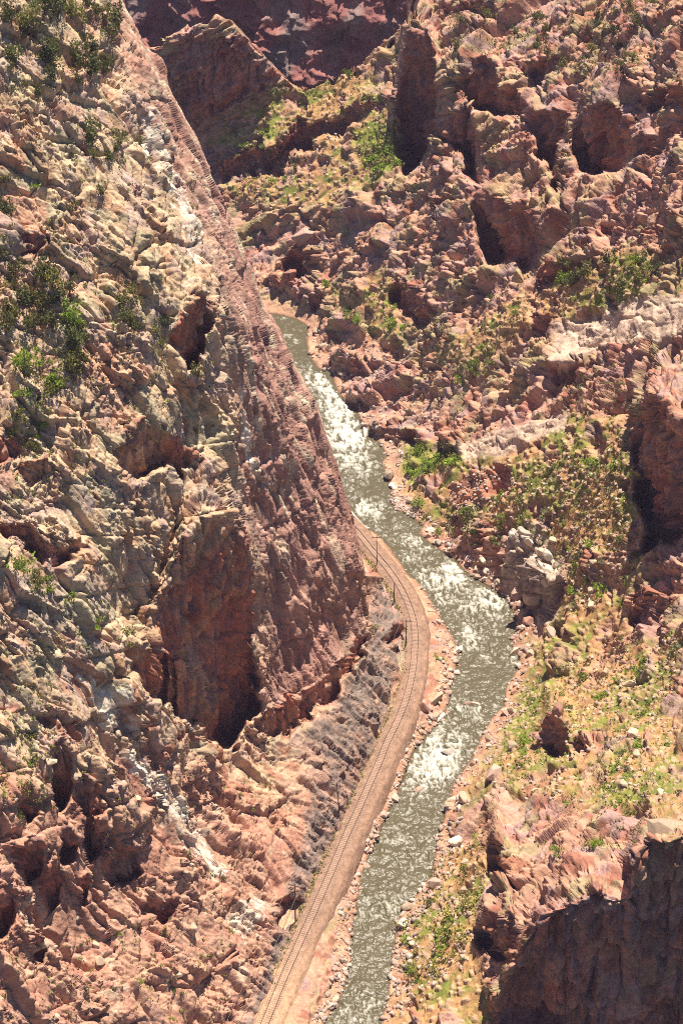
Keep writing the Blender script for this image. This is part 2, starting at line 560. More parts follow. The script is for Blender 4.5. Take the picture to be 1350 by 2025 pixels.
for up_, lo_ in (([(100, 1470), (115, 1455), (140, 1480)], [(100, 1560), (115, 1600), (140, 1580)]), ([(148, 1540), (170, 1530), (192, 1545)], [(148, 1575), (170, 1610), (192, 1600)]),
                 ([(160, 1615), (180, 1605), (202, 1620)], [(160, 1660), (180, 1705), (202, 1680)]), ([(42, 1668), (62, 1655), (86, 1672)], [(42, 1710), (62, 1755), (86, 1740)]),
                 ([(92, 1720), (108, 1705), (128, 1722)], [(92, 1770), (108, 1805), (128, 1780)]), ([(-30, 1760), (5, 1745), (32, 1765)], [(-30, 1830), (5, 1855), (32, 1810)]),
                 ([(62, 1850), (80, 1840), (98, 1852)], [(62, 1880), (80, 1905), (98, 1890)]), ([(150, 1740), (165, 1730), (180, 1745)], [(150, 1770), (165, 1790), (180, 1775)]),
                 ([(30, 1560), (50, 1550), (70, 1565)], [(30, 1600), (50, 1625), (70, 1600)]), ([(110, 1640), (125, 1630), (145, 1645)], [(110, 1690), (125, 1710), (145, 1690)])):
    cliff(L, up_, lo_, FL, 0.2, (rag[0] * 0.5, rag[1] * 0.5), 0.6, 0.2)
cliff(L, [(210, 1690), (240, 1670), (270, 1680)], [(210, 1730), (240, 1745), (270, 1720)], FL, 0.2, rag=rag, anchor=0.15, back=0.6)
cliff(L, [(295, 1770), (325, 1780), (350, 1770)], [(295, 1800), (325, 1832), (350, 1800)], FL, 0.2, rag=rag, anchor=0.15, back=0.6)
cliff(L, [(545, 1790), (575, 1755), (600, 1770)], [(545, 1830), (575, 1830), (600, 1800)], FL, 0.2, rag=rag, anchor=0.15, back=0.6)
cliff(L, [(755, 1250), (775, 1235), (800, 1240)], [(755, 1275), (775, 1292), (800, 1262)], FL, 0.2, rag=rag, anchor=0.15, back=0.6)
L.relax(5)
L.set_pos()
L.N0 = L.soft_normals()
L.even = L.calm()

# displacement
fin = sstep(-40, 60, poly_sd(L.U, L.V, [(110, -260), (300, 250), (400, 480), (430, 600), (455, 800), (470, 950), (500, 1150), (505, 1400), (600, 1430), (760, 1225), (840, 1100), (640, 640), (400, 0), (280, -260)]))
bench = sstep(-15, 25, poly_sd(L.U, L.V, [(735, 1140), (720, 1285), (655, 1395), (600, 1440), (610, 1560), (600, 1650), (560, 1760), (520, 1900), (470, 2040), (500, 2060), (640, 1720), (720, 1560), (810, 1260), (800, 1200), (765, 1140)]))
LREG = SIL + [(745, 1139)] + BED_LEFT + [(-900, 2500), (-900, -500)]
sd = poly_sd(L.U, L.V, LREG)
keepL = sd > -34
KL = keepL.ravel()
p = L.P.reshape(-1, 3)[KL]
FR = frame((0.36, -0.14, -0.92), (0, 1, 0.2))
FRf = frame((0.295, -0.18, -0.94), (0, 1, 0.2))
finf = fin.ravel()[KL]
ben = bench.ravel()[KL]
rin = L.rock_in.ravel()[KL]
D, c1, c2, c3_, r2, r3, qf, rough = rock(p, FR, 0, 2.0, 0.7, 2.4, (((0.93, 0.1, 0.3), 6.0, 1.7, 0.9), ((0.2, 0.35, 0.9), 5.0, 1.8, 0.8), ((0.75, 0.3, -0.5), 3.1, 0.6, 0.6)))
qs_ = (p + 0.5 * np.stack([fbm(p / 14.0, 2, 21), fbm(p / 14.0, 2, 22), fbm(p / 14.0, 2, 23)], 1)) @ FRf
cs, es, rs = cells(qs_ / np.array((18.0, 3.4, 3.2)), 6, 0.8)
cs2, es2, rs2 = cells(qs_ / np.array((9.0, 1.8, 1.9)), 8, 0.8)
D = D + 2.0 * fbm(p / 24.0, 3, 1)
cs0, es0, rs0 = cells(qs_ / np.array((36.0, 8.0, 7.0)), 7, 0.8)
fin_d = 0.8 * fbm(p / 24.0, 3, 1) + 1.1 * c1 + 0.4 * c2 + 0.15 * c3_ + 2.2 * cs0 + 0.9 * cs + 0.34 * cs2 + joints(p, (0.12, 0.93, -0.15), 6.5, 201, 1.5, 0.8) + joints(p, (0.45, -0.3, 0.84), 11.0, 211, 1.3, 0.7) - 0.7 * np.exp(-es0 / 0.05) - 0.4 * np.exp(-es2 / 0.06) - 0.3 * np.exp(-es / 0.06) + 0.5 * fbm(qs_ / np.array((9.0, 2.6, 2.6)), 3, 14, 0.55)
ben_d = 1.5 * c1 + 1.2 * c2 + 0.45 * c3_
D = D * (1 - finf) + fin_d * finf
D = D * (1 - ben) + ben_d * ben
jl, jel, jrl = cells(p / np.array((3.5, 3.5, 16.0)), 19, 0.6)
D = D * (1 - 0.35 * rin) + rin * (1.3 * jl - 0.7 * np.exp(-jel / 0.04))
edge = np.minimum(sstep(-8, 40, poly_sd(L.U, L.V, SIL + BED_LEFT + [(-600, 2280), (-600, -260)]).ravel()[KL]) + 0.3, 1)
D *= edge
D *= 0.9 * L.even.ravel()[KL]
L.P.reshape(-1, 3)[KL] = p + D[:, None] * L.N0.reshape(-1, 3)[KL]

# outer boundary: turn the sheet back behind the rim, down beside the track
out = np.clip(-sd, 0, None)
ax_, ay_, az_ = ray(L.U, L.V)
beh = np.stack([ax_ - 0.35, ay_, az_], -1)
side = sstep(1120, 1150, L.V)[..., None]
L.P = L.P + out[..., None] * (1 - side) * beh * 0.9
L.P[..., 2] -= out * side[..., 0] * 0.25

# albedo
n1 = fbm(p / 14.0, 4, 41)
n2 = fbm(p / 3.0, 4, 45)
n3 = fbm(qs_ / np.array((14.0, 1.6, 1.6)), 3, 51)
colr = np.empty_like(p)
tan = c3(0.55, 0.425, 0.315)
grey = c3(0.45, 0.375, 0.315)
pink = c3(0.54, 0.345, 0.265)
red = c3(0.42, 0.20, 0.13)
pale = c3(0.66, 0.58, 0.46)
colr[:] = tan
colr = lerp(colr, grey, sstep(-0.1, 0.45, n1))
colr = lerp(colr, pink, sstep(0.0, 0.5, fbm(p / 18.0, 3, 61)) * 0.8)
colr = lerp(colr, c3(0.40, 0.36, 0.27), sstep(0.05, 0.3, fbm(qf / np.array((9.0, 6.0, 6.0)), 4, 63)) * 0.75)
colr = lerp(colr, c3(0.43, 0.33, 0.30), sstep(0.1, 0.35, fbm(qf / np.array((8.0, 5.0, 5.0)), 4, 65)) * 0.7)
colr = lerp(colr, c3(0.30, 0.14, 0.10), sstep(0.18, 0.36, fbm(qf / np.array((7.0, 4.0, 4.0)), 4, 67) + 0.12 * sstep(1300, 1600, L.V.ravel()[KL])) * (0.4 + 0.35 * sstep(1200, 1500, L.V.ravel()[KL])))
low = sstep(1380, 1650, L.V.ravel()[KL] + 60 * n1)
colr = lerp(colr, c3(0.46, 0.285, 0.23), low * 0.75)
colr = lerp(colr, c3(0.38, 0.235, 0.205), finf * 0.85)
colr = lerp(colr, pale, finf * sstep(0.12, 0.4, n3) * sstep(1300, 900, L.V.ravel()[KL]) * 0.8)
colr = lerp(colr, pale, (1 - finf) * sstep(0.35, 0.6, n2) * 0.5)
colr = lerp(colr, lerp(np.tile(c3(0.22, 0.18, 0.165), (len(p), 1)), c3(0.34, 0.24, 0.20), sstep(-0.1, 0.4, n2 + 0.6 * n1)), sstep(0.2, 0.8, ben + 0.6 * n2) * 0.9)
colr = lerp(colr, c3(0.37, 0.145, 0.105), rin * (0.3 + 0.5 * sstep(-0.3, 0.4, n1)))  # maroon shade of the recessed faces, put into their colour
Uk, Vk = L.U.ravel()[KL], L.V.ravel()[KL]
vein = np.full(len(p), -1e9)
wv = 8 * n2
for poly in ([(165, 1340), (235, 1360), (260, 1440), (225, 1450)], [(250, 1490), (285, 1490), (400, 1640), (450, 1720), (430, 1740), (350, 1660)],
             [(300, 200), (322, 260), (350, 330), (385, 430), (400, 520), (388, 520), (350, 400), (310, 290)], [(470, 760), (500, 860), (520, 960), (505, 960), (480, 880)],
             [(440, 1790), (520, 1780), (515, 1850), (450, 1840)]):
    vein = np.maximum(vein, poly_sd(Uk + wv, Vk + wv, poly))
colr = lerp(colr, c3(0.74, 0.70, 0.62), sstep(-2, 2, vein + 16 * (r3 - 0.5) + 10 * (r2 - 0.6)) * (0.3 + 0.45 * sstep(-0.3, 0.3, n2)))
colr *= (1 + 0.3 * (r2 - 0.5) + 0.32 * (r3 - 0.5) + 0.15 * n2)[:, None]
LC = np.zeros((KL.size, 3))
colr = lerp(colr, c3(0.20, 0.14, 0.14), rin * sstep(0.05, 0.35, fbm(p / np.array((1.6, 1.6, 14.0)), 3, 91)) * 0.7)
colr = vivid(colr, 1.42)
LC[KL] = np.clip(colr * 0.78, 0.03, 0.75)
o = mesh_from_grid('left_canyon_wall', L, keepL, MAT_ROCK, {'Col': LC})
o['kind'] = 'structure'
o['label'] = 'steep streaked rock wall and fin left of the railway'

# ================================================================== GORGE FLOOR + RIGHT WALL
R_CTRL = [(x, y, 'z', 0.0) for x, y in RIGHT_BANK[::2]] + [(x, y, 'z', 0.2) for x, y in LEFT_BANK[::3]] + [(x, y, 'z', 3.0) for x, y in TRACK[1::3]]
for py, row in {
    2250: [(1000, 6), (1350, 6), (1600, 15)], 2025: [(850, 5), (950, 9), (1050, 9), (1350, 12), (1600, 22)],
    1850: [(880, 9), (960, 15), (1100, 22), (1200, 25), (1350, 28)], 1700: [(930, 8), (1000, 19), (1100, 29), (1200, 36), (1350, 43), (1600, 55)],
    1550: [(970, 8), (1060, 19), (1150, 27), (1250, 35), (1350, 42), (1600, 58)], 1400: [(1060, 6), (1150, 15), (1250, 24), (1350, 34), (1600, 55)],
    1250: [(1100, 10), (1200, 20), (1270, 26), (1350, 36), (1600, 58)], 1100: [(1000, 8), (1100, 18), (1200, 27), (1265, 33), (1350, 40)],
    950: [(900, 11), (1000, 20), (1100, 28.5), (1200, 37), (1290, 45), (1350, 51), (1600, 72)], 800: [(850, 12), (950, 23), (1050, 33), (1150, 41), (1240, 50), (1300, 59), (1350, 64), (1600, 84)],
    700: [(700, 8), (800, 15), (900, 24.5), (1000, 34), (1100, 42), (1200, 50), (1350, 66)], 600: [(700, 14), (800, 23), (900, 32), (1000, 41), (1100, 49), (1200, 57), (1350, 70), (1600, 92)],
    450: [(520, 14), (600, 19), (700, 26), (800, 35), (900, 44), (1000, 52), (1100, 60), (1200, 67), (1350, 79)],
    300: [(440, 27), (550, 32), (700, 38), (800, 46), (900, 55.5), (1000, 63), (1100, 70), (1200, 77), (1350, 89), (1600, 106)],
    150: [(640, 49), (700, 52), (800, 58), (870, 68), (1000, 75), (1100, 82), (1200, 89), (1350, 100)],
    0: [(900, 82), (1000, 87), (1200, 99), (1350, 109), (1600, 126)], -250: [(850, 98), (1000, 105), (1350, 128), (1600, 145)]}.items():
    R_CTRL += [(x, py, 'z', z) for x, z in row]
R_CTRL += [(x + 0.5 * (b_ - x) , y, 'z', 2.2) for (x, y), b_ in [((t[0] + 30, t[1]), float(np.interp(t[1], [q_[1] for q_ in LEFT_BANK], [q_[0] for q_ in LEFT_BANK]))) for t in TRACK[4::2]]]
R_CTRL += [(400, 245, 'z', 33), (330, 85, 'z', 60), (430, 35, 'z', 68), (480, 60, 'z', 64), (520, 108, 'z', 57), (560, 160, 'z', 47), (740, 130, 'z', 54), (800, 50, 'z', 67), (830, 0, 'z', 76),
           (300, 250, 'z', 33), (300, 500, 'z', 5), (300, 650, 'z', 0), (300, 900, 'z', 4), (420, 440, 'z', 12), (500, 560, 'z', 5)]
ua = axis(250, 1610, 320, 1364)
va = axis(-260, 2260, -14, 2040)
R = make_sheet(R_CTRL, ua, va)
R.P0 = R.P.copy()
R.N0 = R.normals()
R.rock_in = np.zeros(R.U.shape)
shp = R.U.shape
flat = R.P0.reshape(-1, 3)
rag = ((fbm(flat / 7.0, 4, 105) * 13 + cells(flat / 6.0, 112, 0.6)[0] * 18).reshape(shp), (fbm(flat / 6.0, 4, 109) * 13 + cells(flat / 5.0, 113, 0.8)[0] * 22).reshape(shp))
FRt = (-0.35, -0.93)
# big dark cliff bottom right
cliff(R, [(985, 1960), (1010, 1890), (1045, 1845), (1110, 1805), (1140, 1778), (1205, 1782), (1240, 1782), (1262, 1700), (1280, 1665), (1350, 1650), (1420, 1640)],
      [(985, 2060), (1010, 2110), (1060, 2120), (1130, 2140), (1200, 2150), (1240, 2160), (1262, 2160), (1300, 2160), (1420, 2170)], (-0.2, -0.98), 0.1, rag=(rag[0] * 1.9, rag[1] * 2.2), anchor=0.5, back=0.3)
cliff(R, [(965, 1660), (980, 1640), (1000, 1690), (1030, 1720)], [(965, 1700), (980, 1755), (1000, 1750), (1030, 1750)], FRt, 0.08, rag=rag)
cliff(R, [(950, 1830), (985, 1815), (1015, 1800), (1020, 1820)], [(950, 1860), (985, 1895), (1015, 1890), (1020, 1850)], FRt, 0.08, rag=rag)
# overhung face at the right edge
cliff(R, [(1238, 850), (1262, 800), (1290, 770), (1320, 790), (1350, 830), (1420, 800)], [(1238, 880), (1262, 950), (1290, 1090), (1320, 1080), (1350, 1065), (1420, 1040)], (-0.75, -0.66), 0.15, rag=rag, anchor=0.35, back=0.4)
cliff(R, [(1238, 1190), (1265, 1160), (1300, 1170)], [(1238, 1225), (1265, 1235), (1300, 1190)], FRt, 0.14, rag=rag, anchor=0.4, back=0.7)
# alcove and gullies of the upper right wall
rag2 = (rag[0] * 0.5, rag[1] * 0.5)


def gully(upper, lower, face=FRt, lean=0.28, anchor=0.12, back=0.6):
    cliff(R, upper, lower, face, lean, rag2, back, anchor)


gully([(782, 190), (800, 80), (817, 26), (847, 66), (868, 120)], [(782, 290), (804, 341), (825, 336), (847, 284), (868, 205)], (-0.7, -0.7), 0.1, 0.45, 0.4)
gully([(905, 165), (922, 144), (952, 112), (987, 125), (1000, 170), (1040, 190), (1056, 205)], [(905, 175), (935, 215), (952, 222), (987, 228), (1000, 230), (1040, 234), (1056, 215)])
gully([(852, 243), (891, 238), (926, 205), (946, 240)], [(852, 262), (904, 297), (926, 345), (946, 368)])
gully([(1046, 230), (1075, 216), (1112, 222)], [(1046, 245), (1066, 306), (1085, 332), (1112, 280)])
gully([(1090, 325), (1105, 320), (1124, 322)], [(1090, 345), (1105, 396), (1124, 345)])
gully([(1128, 262), (1150, 215), (1200, 200), (1248, 238)], [(1128, 300), (1153, 338), (1190, 358), (1225, 344), (1248, 302)])
gully([(1245, 280), (1284, 268), (1315, 250), (1350, 233), (1400, 220)], [(1245, 306), (1276, 308), (1310, 284), (1350, 262), (1400, 250)])
gully([(941, 370), (965, 374), (987, 396), (1022, 400), (1066, 410), (1076, 425)], [(941, 440), (948, 480), (965, 510), (983, 525), (1018, 510), (1033, 540), (1062, 532), (1076, 440)], (-0.2, -0.98), 0.25, 0.12, 0.5)
gully([(1060, 530), (1092, 513), (1155, 518)], [(1060, 573), (1075, 570), (1118, 566), (1155, 535)])
gully([(876, 17), (935, 10), (985, 13)], [(876, 30), (935, 36), (985, 42)])
gully([(1046, 130), (1075, 112), (1112, 114)], [(1046, 136), (1070, 186), (1083, 152), (1112, 128)])
gully([(1280, 185), (1320, 175), (1380, 170)], [(1280, 225), (1320, 215), (1380, 205)])
gully([(1052, 620), (1070, 622), (1088, 622)], [(1052, 660), (1070, 662), (1088, 664)])
gully([(772, 540), (800, 560), (830, 575), (852, 590)], [(772, 605), (800, 615), (830, 645), (852, 640)])
gully([(825, 385), (860, 392), (905, 385)], [(825, 396), (860, 408), (905, 398)])
gully([(1145, 465), (1200, 440), (1260, 455), (1310, 440)], [(1145, 470), (1200, 458), (1260, 472), (1310, 452)])
# dark ridge and small cliffs across the bend
cliff(R, [(355, 95), (400, 75), (430, 70), (470, 95), (500, 130), (540, 140)], [(355, 215), (400, 245), (430, 228), (470, 205), (500, 195), (540, 165)], (-0.3, -0.95), 0.04, rag=rag)
cliff(R, [(440, 325), (480, 300), (510, 285), (550, 290)], [(440, 360), (480, 340), (510, 345), (550, 340)], FRt, 0.28, rag=rag, anchor=0.12, back=0.7)
cliff(R, [(545, 275), (590, 230), (650, 235), (720, 205), (760, 190)], [(545, 330), (590, 300), (650, 275), (720, 250), (760, 205)], FRt, 0.28, rag=rag, anchor=0.12, back=0.7)
cliff(R, [(560, 490), (580, 485), (620, 490)], [(560, 545), (580, 545), (620, 555)], FRt, 0.28, rag=rag, anchor=0.12, back=0.7)
cliff(R, [(505, 548), (560, 555), (600, 560)], [(505, 560), (560, 572), (600, 575)], FRt, 0.25, rag=rag, anchor=0.15)
cliff(R, [(610, 580), (625, 575), (640, 590)], [(610, 625), (625, 630), (640, 630)], FRt, 0.28, rag=rag, anchor=0.12, back=0.7)
# river-edge buttresses across the rapids
cliff(R, [(652, 712), (680, 698), (705, 705), (715, 730)], [(652, 742), (680, 756), (705, 750), (715, 745)], FRt, 0.1, rag=rag, anchor=0.5, back=0.7)
cliff(R, [(690, 785), (705, 768), (730, 770), (738, 790)], [(690, 795), (705, 812), (730, 820), (738, 815)], FRt, 0.1, rag=rag, anchor=0.5, back=0.7)
cliff(R, [(724, 836), (750, 838), (790, 850), (840, 858)], [(724, 858), (750, 868), (790, 876), (840, 872)], FRt, 0.1, rag=rag, anchor=0.5, back=0.7)
cliff(R, [(855, 858), (880, 862), (905, 875)], [(855, 885), (880, 895), (905, 915)], FRt, 0.1, rag=rag, anchor=0.5, back=0.7)
cliff(R, [(1080, 722), (1110, 712), (1150, 718)], [(1080, 745), (1110, 765), (1150, 745)], FRt, 0.12, rag=rag)
cliff(R, [(1030, 1120), (1060, 1130), (1095, 1150), (1110, 1140)], [(1030, 1180), (1060, 1225), (1095, 1205), (1110, 1170)], FRt, 0.1, rag=rag, anchor=0.5, back=0.7)
cliff(R, [(1074, 1440), (1085, 1412), (1105, 1412), (1122, 1435)], [(1074, 1485), (1085, 1500), (1105, 1505), (1122, 1500)], FRt, 0.06, (rag[0] * 0.5, rag[1] * 0.5), 0.8, 0.6)
cliff(R, [(1130, 1462), (1145, 1455), (1165, 1462)], [(1130, 1485), (1145, 1492), (1165, 1488)], FRt, 0.06, (rag[0] * 0.5, rag[1] * 0.5), 0.8, 0.6)
R.relax(9)
R.set_pos()
R.N0 = R.soft_normals()
R.even = R.calm()

rsd = poly_sd(R.U, R.V, RIVER)
bed_poly = []
T = np.array(TRACK, float)
tw = at(T[:, 0], T[:, 1], z=BED_Z)


def resample(poly, step):
    poly = np.asarray(poly, float)
    # Catmull-Rom through the points, evenly spaced afterwards
    pts = []
    n = len(poly)
    for k in range(n - 1):
        p0, p1, p2, p3 = poly[max(k - 1, 0)], poly[k], poly[k + 1], poly[min(k + 2, n - 1)]
        for t in np.linspace(0, 1, 12, endpoint=False):
            pts.append(0.5 * ((2 * p1) + (-p0 + p2) * t + (2 * p0 - 5 * p1 + 4 * p2 - p3) * t * t + (-p0 + 3 * p1 - 3 * p2 + p3) * t ** 3))
    pts.append(poly[-1])
    pts = np.array(pts)
    d = np.concatenate([[0], np.cumsum(np.linalg.norm(np.diff(pts, axis=0), axis=1))])
    q_ = np.arange(0, d[-1], step)
    return np.stack([np.interp(q_, d, pts[:, k]) for k in range(pts.shape[1])], 1)


TC = resample(tw, 0.5)
for _ in range(30):                                   # even out the curve
    TC[1:-1] = 0.25 * TC[:-2] + 0.5 * TC[1:-1] + 0.25 * TC[2:]
TT = np.gradient(TC, axis=0)
TT /= np.linalg.norm(TT, axis=1, keepdims=True)
TL = np.stack([-TT[:, 1], TT[:, 0], 0 * TT[:, 0]], 1)   # to the left of travel direction
if TL[0, 0] > 0:
    TL = -TL                                          # make it point to -X (the wall side)
bl, br = TC + TL * 2.6, TC - TL * 3.6
pl_, pr_ = to_px(bl), to_px(br)
BEDPOLY = [(x, y) for x, y in zip(pl_[0][::20], pl_[1][::20])] + [(x, y) for x, y in zip(pr_[0][::20], pr_[1][::20])][::-1]
bsd = poly_sd(R.U, R.V, BEDPOLY)

crest = [(250, 60), (290, 92), (318, 86), (350, 65), (400, 45), (430, 32), (462, 50), (480, 70), (505, 98), (522, 108), (545, 140), (562, 158), (600, 178), (650, 160), (700, 150), (740, 130), (770, 85), (800, 50), (828, 12), (850, -260)]
creg = crest + [(1900, -260), (1900, 2400), (250, 2400)]
crg = (fbm(flat / 7.0, 4, 171) * 12 + cells(flat / 4.0, 173, 0.8)[0] * 14).reshape(shp)
csd = poly_sd(R.U + 0.5 * crg, R.V + crg, creg)
silx = np.interp(R.V, [s_[1] for s_ in SIL], [s_[0] for s_ in SIL])
bedx = np.interp(R.V, [t[1] for t in BED_LEFT], [t[0] for t in BED_LEFT])
keepR = (csd > -30) & np.where(R.V < 1142, R.U > silx - 110, R.U > bedx - 60)
KR = keepR.ravel()
Uk, Vk = R.U.ravel()[KR], R.V.ravel()[KR]
p = R.P.reshape(-1, 3)[KR]
FRr = frame((0.80, 0.25, 0.42), (0, 0, 1))
wob = fbm(p / 9.0, 3, 141) * 22
TALUS = [[(1240, 830), (1290, 1000), (1265, 1140), (1230, 1240), (1150, 1320), (1100, 1480), (1000, 1540), (930, 1570), (880, 1640), (1010, 1400), (1040, 1290), (1100, 1200), (1120, 1120), (1010, 1050), (930, 1010), (850, 1040), (780, 990), (790, 890), (900, 890), (1010, 880), (1140, 820)],
         [(1010, 1390), (1350, 1230), (1350, 1600), (1180, 1590), (1000, 1560), (930, 1570)],
         [(860, 1660), (960, 1640), (980, 1760), (950, 1900), (1000, 2060), (740, 2060), (780, 1860)],
         [(560, 160), (740, 140), (790, 240), (800, 340), (700, 380), (600, 420), (470, 400), (440, 370), (560, 350), (640, 290), (560, 290), (400, 280), (440, 220)],
         [(640, 560), (790, 540), (800, 690), (700, 640)],
         [(1080, 570), (1200, 500), (1350, 500), (1350, 590), (1200, 620), (1060, 640), (920, 740), (860, 700), (1000, 600)]]
tal = np.full(len(p), -1e9)
for poly in TALUS:
    tal = np.maximum(tal, poly_sd(Uk + wob, Vk + wob, poly))
rin = R.rock_in.ravel()[KR]
tal = sstep(-18, 18, tal) * (1 - rin) * (1 - 0.85 * sstep(0.08, 0.3, fbm(p / np.array((8.0, 12.0, 8.0)), 3, 147)))
D, c1, c2, c3_, r2, r3, qf, rough = rock(p, FRr, 100, 2.0, 1.1, 3.2, (((-0.45, 0.3, 0.84), 5.0, 2.2, 0.9), ((0.8, -0.3, -0.3), 8.0, 2.0, 0.9), ((-0.2, 0.5, 0.8), 2.4, 0.6, 0.6)))
D0 = 2.2 * fbm(p / 26.0, 3, 101)
c4, e4, r4 = cells(p / 1.25, 106, 0.4)
stone = np.clip(e4, 0, 0.5) * np.where(r4 > 0.62, 1, 0.12)
tal_d = 0.45 * c1 + 0.5 * c2 + 0.9 * stone * (0.5 + r4)
D = D0 * (1 - 0.5 * tal) + D * (1 - tal) + tal_d * tal
jl, jel, jrl = cells((p + 1.5 * np.stack([perlin(p / 5.0, 181), perlin(p / 5.0, 182), perlin(p / 5.0, 183)], 1)) / np.array((4.0, 4.0, 14.0)), 119, 0.7)
jf, jfe, jfr = cells((p + 0.6 * np.stack([perlin(p / 3.0, 185), perlin(p / 3.0, 186), 0 * p[:, 0]], 1)) / np.array((1.7, 1.7, 6.0)), 121, 0.8)
D = D * (1 - 0.55 * rin) + rin * (4.5 * fbm(p / np.array((11.0, 11.0, 30.0)), 3, 193) + 2.2 * jl + 0.9 * jf - 1.0 * np.exp(-jel / 0.05) - 0.4 * np.exp(-jfe / 0.08))
nearfloor = np.maximum(rsd, bsd).ravel()[KR]
edge = np.clip(sstep(0, -70, nearfloor), 0, 1)
edge = np.minimum(edge, 0.6 + sstep(-5, 50, csd).ravel()[KR])
D *= (0.12 + 0.88 * edge) * R.even.ravel()[KR]
slab = np.maximum(poly_sd(Uk, Vk, [(895, 885), (925, 868), (1060, 825), (1135, 808), (1110, 852), (1000, 892), (930, 915), (905, 908)]), poly_sd(Uk, Vk, [(1095, 650), (1260, 592), (1370, 580), (1370, 655), (1180, 690), (1095, 740)]))
D *= 1 - 0.6 * sstep(-8, 8, slab)
R.P.reshape(-1, 3)[KR] = p + D[:, None] * R.N0.reshape(-1, 3)[KR]
# river bed, banks and the shelf under the railway
Z = R.P[..., 2]
Z = np.where(rsd > 0, -0.25 - 1.0 * sstep(0, 14, rsd), np.maximum(Z, 0.12 + 0.05 * np.clip(-rsd, 0, 6)))
leftside = (R.U < np.interp(R.V, [t[1] for t in TRACK], [t[0] for t in TRACK]) + 60) & (R.V > 900)
shelf = sstep(-14, 0, bsd) * (rsd < -2)
Z = Z * (1 - shelf) + np.minimum(Z, BED_Z - 0.5) * shelf
Z = np.where((R.V > 1040) & (R.U < np.interp(R.V, [t[1] for t in LEFT_BANK], [t[0] for t in LEFT_BANK])), np.minimum(Z, BED_Z - 0.3), Z)
R.P[..., 2] = Z
# turn the sheet down behind the skyline ridge
out = np.clip(-csd, 0, None)
ax_, ay_, az_ = ray(R.U, R.V)
R.P += out[..., None] * np.stack([ax_, ay_, az_ - 0.25], -1) * 0.9

n1 = fbm(p / 16.0, 4, 141)
n2 = fbm(p / 3.0, 4, 145)
n5 = fbm(p / 1.0, 3, 149)
colr = np.empty_like(p)
colr[:] = c3(0.50, 0.315, 0.245)
colr = lerp(colr, c3(0.44, 0.32, 0.215), sstep(-0.1, 0.45, n1))
colr = lerp(colr, c3(0.52, 0.33, 0.29), sstep(0.0, 0.5, fbm(p / 12.0, 3, 161)) * 0.8)
colr = lerp(colr, c3(0.34, 0.30, 0.19), sstep(0.05, 0.3, fbm(qf / np.array((9.0, 6.0, 5.0)), 4, 163)) * 0.7)
colr = lerp(colr, c3(0.36, 0.26, 0.255), sstep(0.1, 0.35, fbm(qf / np.array((8.0, 5.0, 4.0)), 4, 165)) * 0.75)
colr = lerp(colr, c3(0.31, 0.145, 0.11), sstep(0.2, 0.38, fbm(qf / np.array((7.0, 4.0, 3.0)), 4, 167)) * 0.75)
colr = lerp(colr, c3(0.35, 0.155, 0.12), rin * (0.3 + 0.45 * sstep(-0.3, 0.4, n1)))  # steep faces tinted dark red: their shade painted into the colour
soil = lerp(np.tile(c3(0.45, 0.285, 0.165), (len(p), 1)), c3(0.19, 0.21, 0.065), sstep(-0.25, 0.25, 0.8 * n2 + 0.7 * n1))
soil = lerp(soil, c3(0.54, 0.38, 0.28), (sstep(0.08, 0.2, e4) * (r4 > 0.62)) * 0.9)
colr = lerp(colr, soil, tal * 0.92)


def paint(polys, colv, amt, soft=10, wk=1.0):
    m = np.full(len(p), -1e9)
    for poly in polys:
        m = np.maximum(m, poly_sd(Uk + wob * wk, Vk + wob * wk, poly))
    return lerp(colr, colv, sstep(-soft, soft, m) * amt)


colr = paint([[(895, 880), (920, 870), (1130, 810), (1110, 850), (1000, 890), (930, 910), (905, 905)], [(1100, 640), (1260, 590), (1350, 580), (1350, 660), (1180, 690), (1090, 760)]], c3(0.64, 0.50, 0.41), 0.85, 6, 0.25)
colr = paint([[(880, 960), (990, 910), (1010, 960), (900, 1010)], [(772, 975), (820, 985), (822, 1020), (775, 1010)]], c3(0.45, 0.23, 0.17), 0.85, 6, 0.4)
colr = paint([[(1010, 1050), (1060, 1030), (1110, 1120), (1100, 1230), (1030, 1240), (990, 1150)]], c3(0.52, 0.45, 0.38), 0.8, 6, 0.4)
colr = paint([[(690, 250), (780, 235), (800, 320), (760, 345), (710, 320)]], c3(0.17, 0.23, 0.05), 0.55, 10, 0.8)
colr = paint([[(780, 930), (800, 880), (900, 880), (920, 920), (830, 940)]], c3(0.20, 0.24, 0.06), 0.6, 8, 0.4)
rsk = rsd.ravel()[KR]
bank = sstep(-45, -8, rsk) * (rsk < 2)
colr = lerp(colr, c3(0.50, 0.31, 0.23), bank * 0.8 * (1 - tal * 0.3))
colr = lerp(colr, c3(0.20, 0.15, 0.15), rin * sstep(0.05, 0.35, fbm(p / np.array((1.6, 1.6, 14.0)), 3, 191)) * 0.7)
colr *= (1 + 0.3 * (r2 - 0.5) + 0.32 * (r3 - 0.5) + 0.18 * n2 + 0.1 * n5)[:, None]
colr = lerp(colr, c3(0.19, 0.125, 0.09), sstep(-7, -2, rsk + 5 * n2) * 0.8)
colr = lerp(colr, c3(0.12, 0.10, 0.06), (rsk > -1) * 0.9)
RC_ = np.zeros((KR.size, 3))
colr = vivid(colr, 1.34)
RC_[KR] = np.clip(colr * 0.78, 0.03, 0.75)
o = mesh_from_grid('right_canyon_wall', R, keepR, MAT_ROCK, {'Col': RC_})
o['kind'] = 'structure'
o['label'] = 'broken pink rock wall and scree slopes right of the river'

